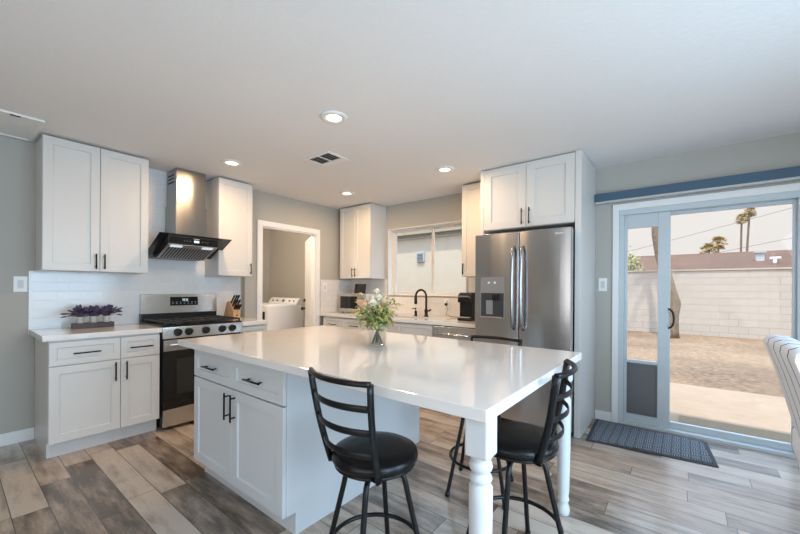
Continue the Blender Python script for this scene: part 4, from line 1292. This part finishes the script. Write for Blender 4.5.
def bloom(c, rad, mat):
    mb = MB()
    rr_ = random.Random(int(c[0] * 1000 + c[2] * 7000))
    for layer, (n, el, k) in enumerate(((5, 0.15, 1.0), (5, 0.6, 0.9), (4, 1.0, 0.75), (3, 1.35, 0.5))):
        for i in range(n):
            az = 2 * PI * (i + 0.5 * layer) / n + rr_.uniform(-0.2, 0.2)
            d = Vector((math.cos(az) * math.cos(el), math.sin(az) * math.cos(el), math.sin(el)))
            t = Vector((-math.sin(az), math.cos(az), 0))
            u = d.cross(t)
            rows = []
            for a in range(5):
                q = a / 4
                w_ = rad * k * 0.75 * math.sin(PI * (0.12 + 0.76 * q))
                ctr = Vector(c) + d * rad * k * (0.25 + 0.75 * q) + Vector((0, 0, rad * 0.5 * q * q))
                rows.append([ctr + t * w_ * (b - 1) + d * (-rad * 0.18 * (b - 1) ** 2) for b in range(3)])
            mb.quadstrip(rows)
    mb.lathe([(rad * 0.1, -rad * 0.35), (rad * 0.45, -rad * 0.1), (rad * 0.5, rad * 0.2), (rad * 0.15, rad * 0.5)], c, 10)
    return obj('bloom', mb, mat, bq)
for (dx_, dy_, dz_, rad, mt) in ((0.0, 0.0, 0.265, 0.026, 'petalw'), (-0.045, -0.03, 0.235, 0.028, 'petalp'), (-0.015, -0.055, 0.225, 0.029, 'petalp'), (0.025, -0.035, 0.240, 0.029, 'petalw'),
                                 (0.005, 0.02, 0.315, 0.020, 'petalw'), (-0.075, -0.035, 0.245, 0.020, 'petalp'), (0.055, 0.03, 0.235, 0.023, 'petalp'), (0.03, 0.01, 0.275, 0.024, 'petalw'), (-0.06, 0.04, 0.23, 0.022, 'petalw')):
    bloom((vx - 0.02 + dx_ * 1.1, vy - 0.015 + dy_ * 1.1, ZC + dz_ + 0.012), rad * 1.2, M[mt])

# ------------------------------------------------------------------ by the patio door
mt_ = thing('door_mat', 'blue grey ribbed door mat at the sliding patio door', 'door mat', (3.95, 2.87, 0))
q = [(3.537, 3.165), (3.560, 2.560), (4.398, 2.650), (4.353, 3.142)]
def inset(poly, k):
    cx = sum(p[0] for p in poly) / 4
    cy = sum(p[1] for p in poly) / 4
    return [(p[0] + (k if p[0] < cx else -k), p[1] + (k if p[1] < cy else -k)) for p in poly]
obj('mat_border', MB().prism(q, lambda p, r_, t: (p, r_, t), 0.0, 0.008), plain('mat_rubber_edge', (0.045, 0.052, 0.062), 0.8, var=0.1), mt_, 0.003)
obj('mat_pile', MB().prism(inset(q, 0.03), lambda p, r_, t: (p, r_, t), 0.007, 0.012), M['mat'], mt_)

bl = thing('blind_headrail', 'slate blue headrail across the top of the patio door', 'blind headrail', (4.5, 3.15, 2.085))
obj('valance', MB().box(3.519, 5.78, 3.128, 3.199, 2.098, 2.172), M['blue'], bl, 0.004)
obj('track', MB().box(3.522, 5.78, 3.136, 3.199, 2.078, 2.098), M['ltgrey'], bl, 0.002)

# striped armchair at the right edge
ac = thing('striped_armchair', 'cream armchair with dark stripes at the right edge', 'armchair', (4.95, 1.72, 0))
# frames of the back: lower part at x = 4.70, top leaning to x = 4.55
A0, A1 = 1.36, 2.06
def shell(y):
    e_ = max(0.0, abs(y - (A0 + A1) / 2) - 0.25) / 0.10
    return 0.02 * e_ * e_
rows = []
prof = [(px_ - 0.015, pz_) for px_, pz_ in ((4.715, 0.40), (4.668, 0.55), (4.634, 0.70), (4.592, 0.86), (4.556, 0.975), (4.560, 1.005), (4.585, 1.018), (4.640, 1.015), (4.690, 0.985), (4.735, 0.90), (4.780, 0.72), (4.830, 0.48), (4.830, 0.40))]
mb = MB()
NY = 33
rr2 = []
for j in range(NY):
    y = A0 + (A1 - A0) * j / (NY - 1)
    puff = 0.006 * abs(math.sin(PI * (y / 0.150 + 0.27)))
    ed = shell(y)
    ring = []
    for i, (px, pz) in enumerate(prof):
        cx, cz = 4.70, 0.72
        d = Vector((px - cx, 0, (pz - cz) * 0.4))
        d.normalize()
        k = puff - ed * 0.6
        ring.append((px + d.x * k, y, pz + d.z * k))
    rr2.append(ring)
R = mb.quadstrip(rr2, True, True)
mb.face(R[0])
mb.face(R[-1][::-1])
obj('backrest', mb, M['stripe'], ac)
obj('seat_cushion', MB().box(4.80, 5.36, 1.44, 1.98, 0.30, 0.47), M['stripe'], ac, 0.04, 4)
obj('seat_base', MB().box(4.735, 5.34, 1.40, 2.02, 0.16, 0.31), M['stripe'], ac, 0.03, 3)
for ya, yb in ((1.97, 2.085), (1.335, 1.45)):
    mb = MB().prism([(4.705, 0.16), (4.678, 0.33), (4.652, 0.43), (4.652, 0.52), (4.70, 0.60), (4.90, 0.66), (5.24, 0.64), (5.36, 0.58), (5.36, 0.16)], lambda p, r_, t: (p, t, r_), ya, yb)
    obj('armrest', mb, M['stripe'], ac, 0.03, 3)
for x in (4.78, 5.30):
    for y in (1.42, 2.0):
        obj('leg', MB().tube([(x, y, 0.165), (x, y, 0.0)], [0.024, 0.016], 12), M['walnut'], ac)
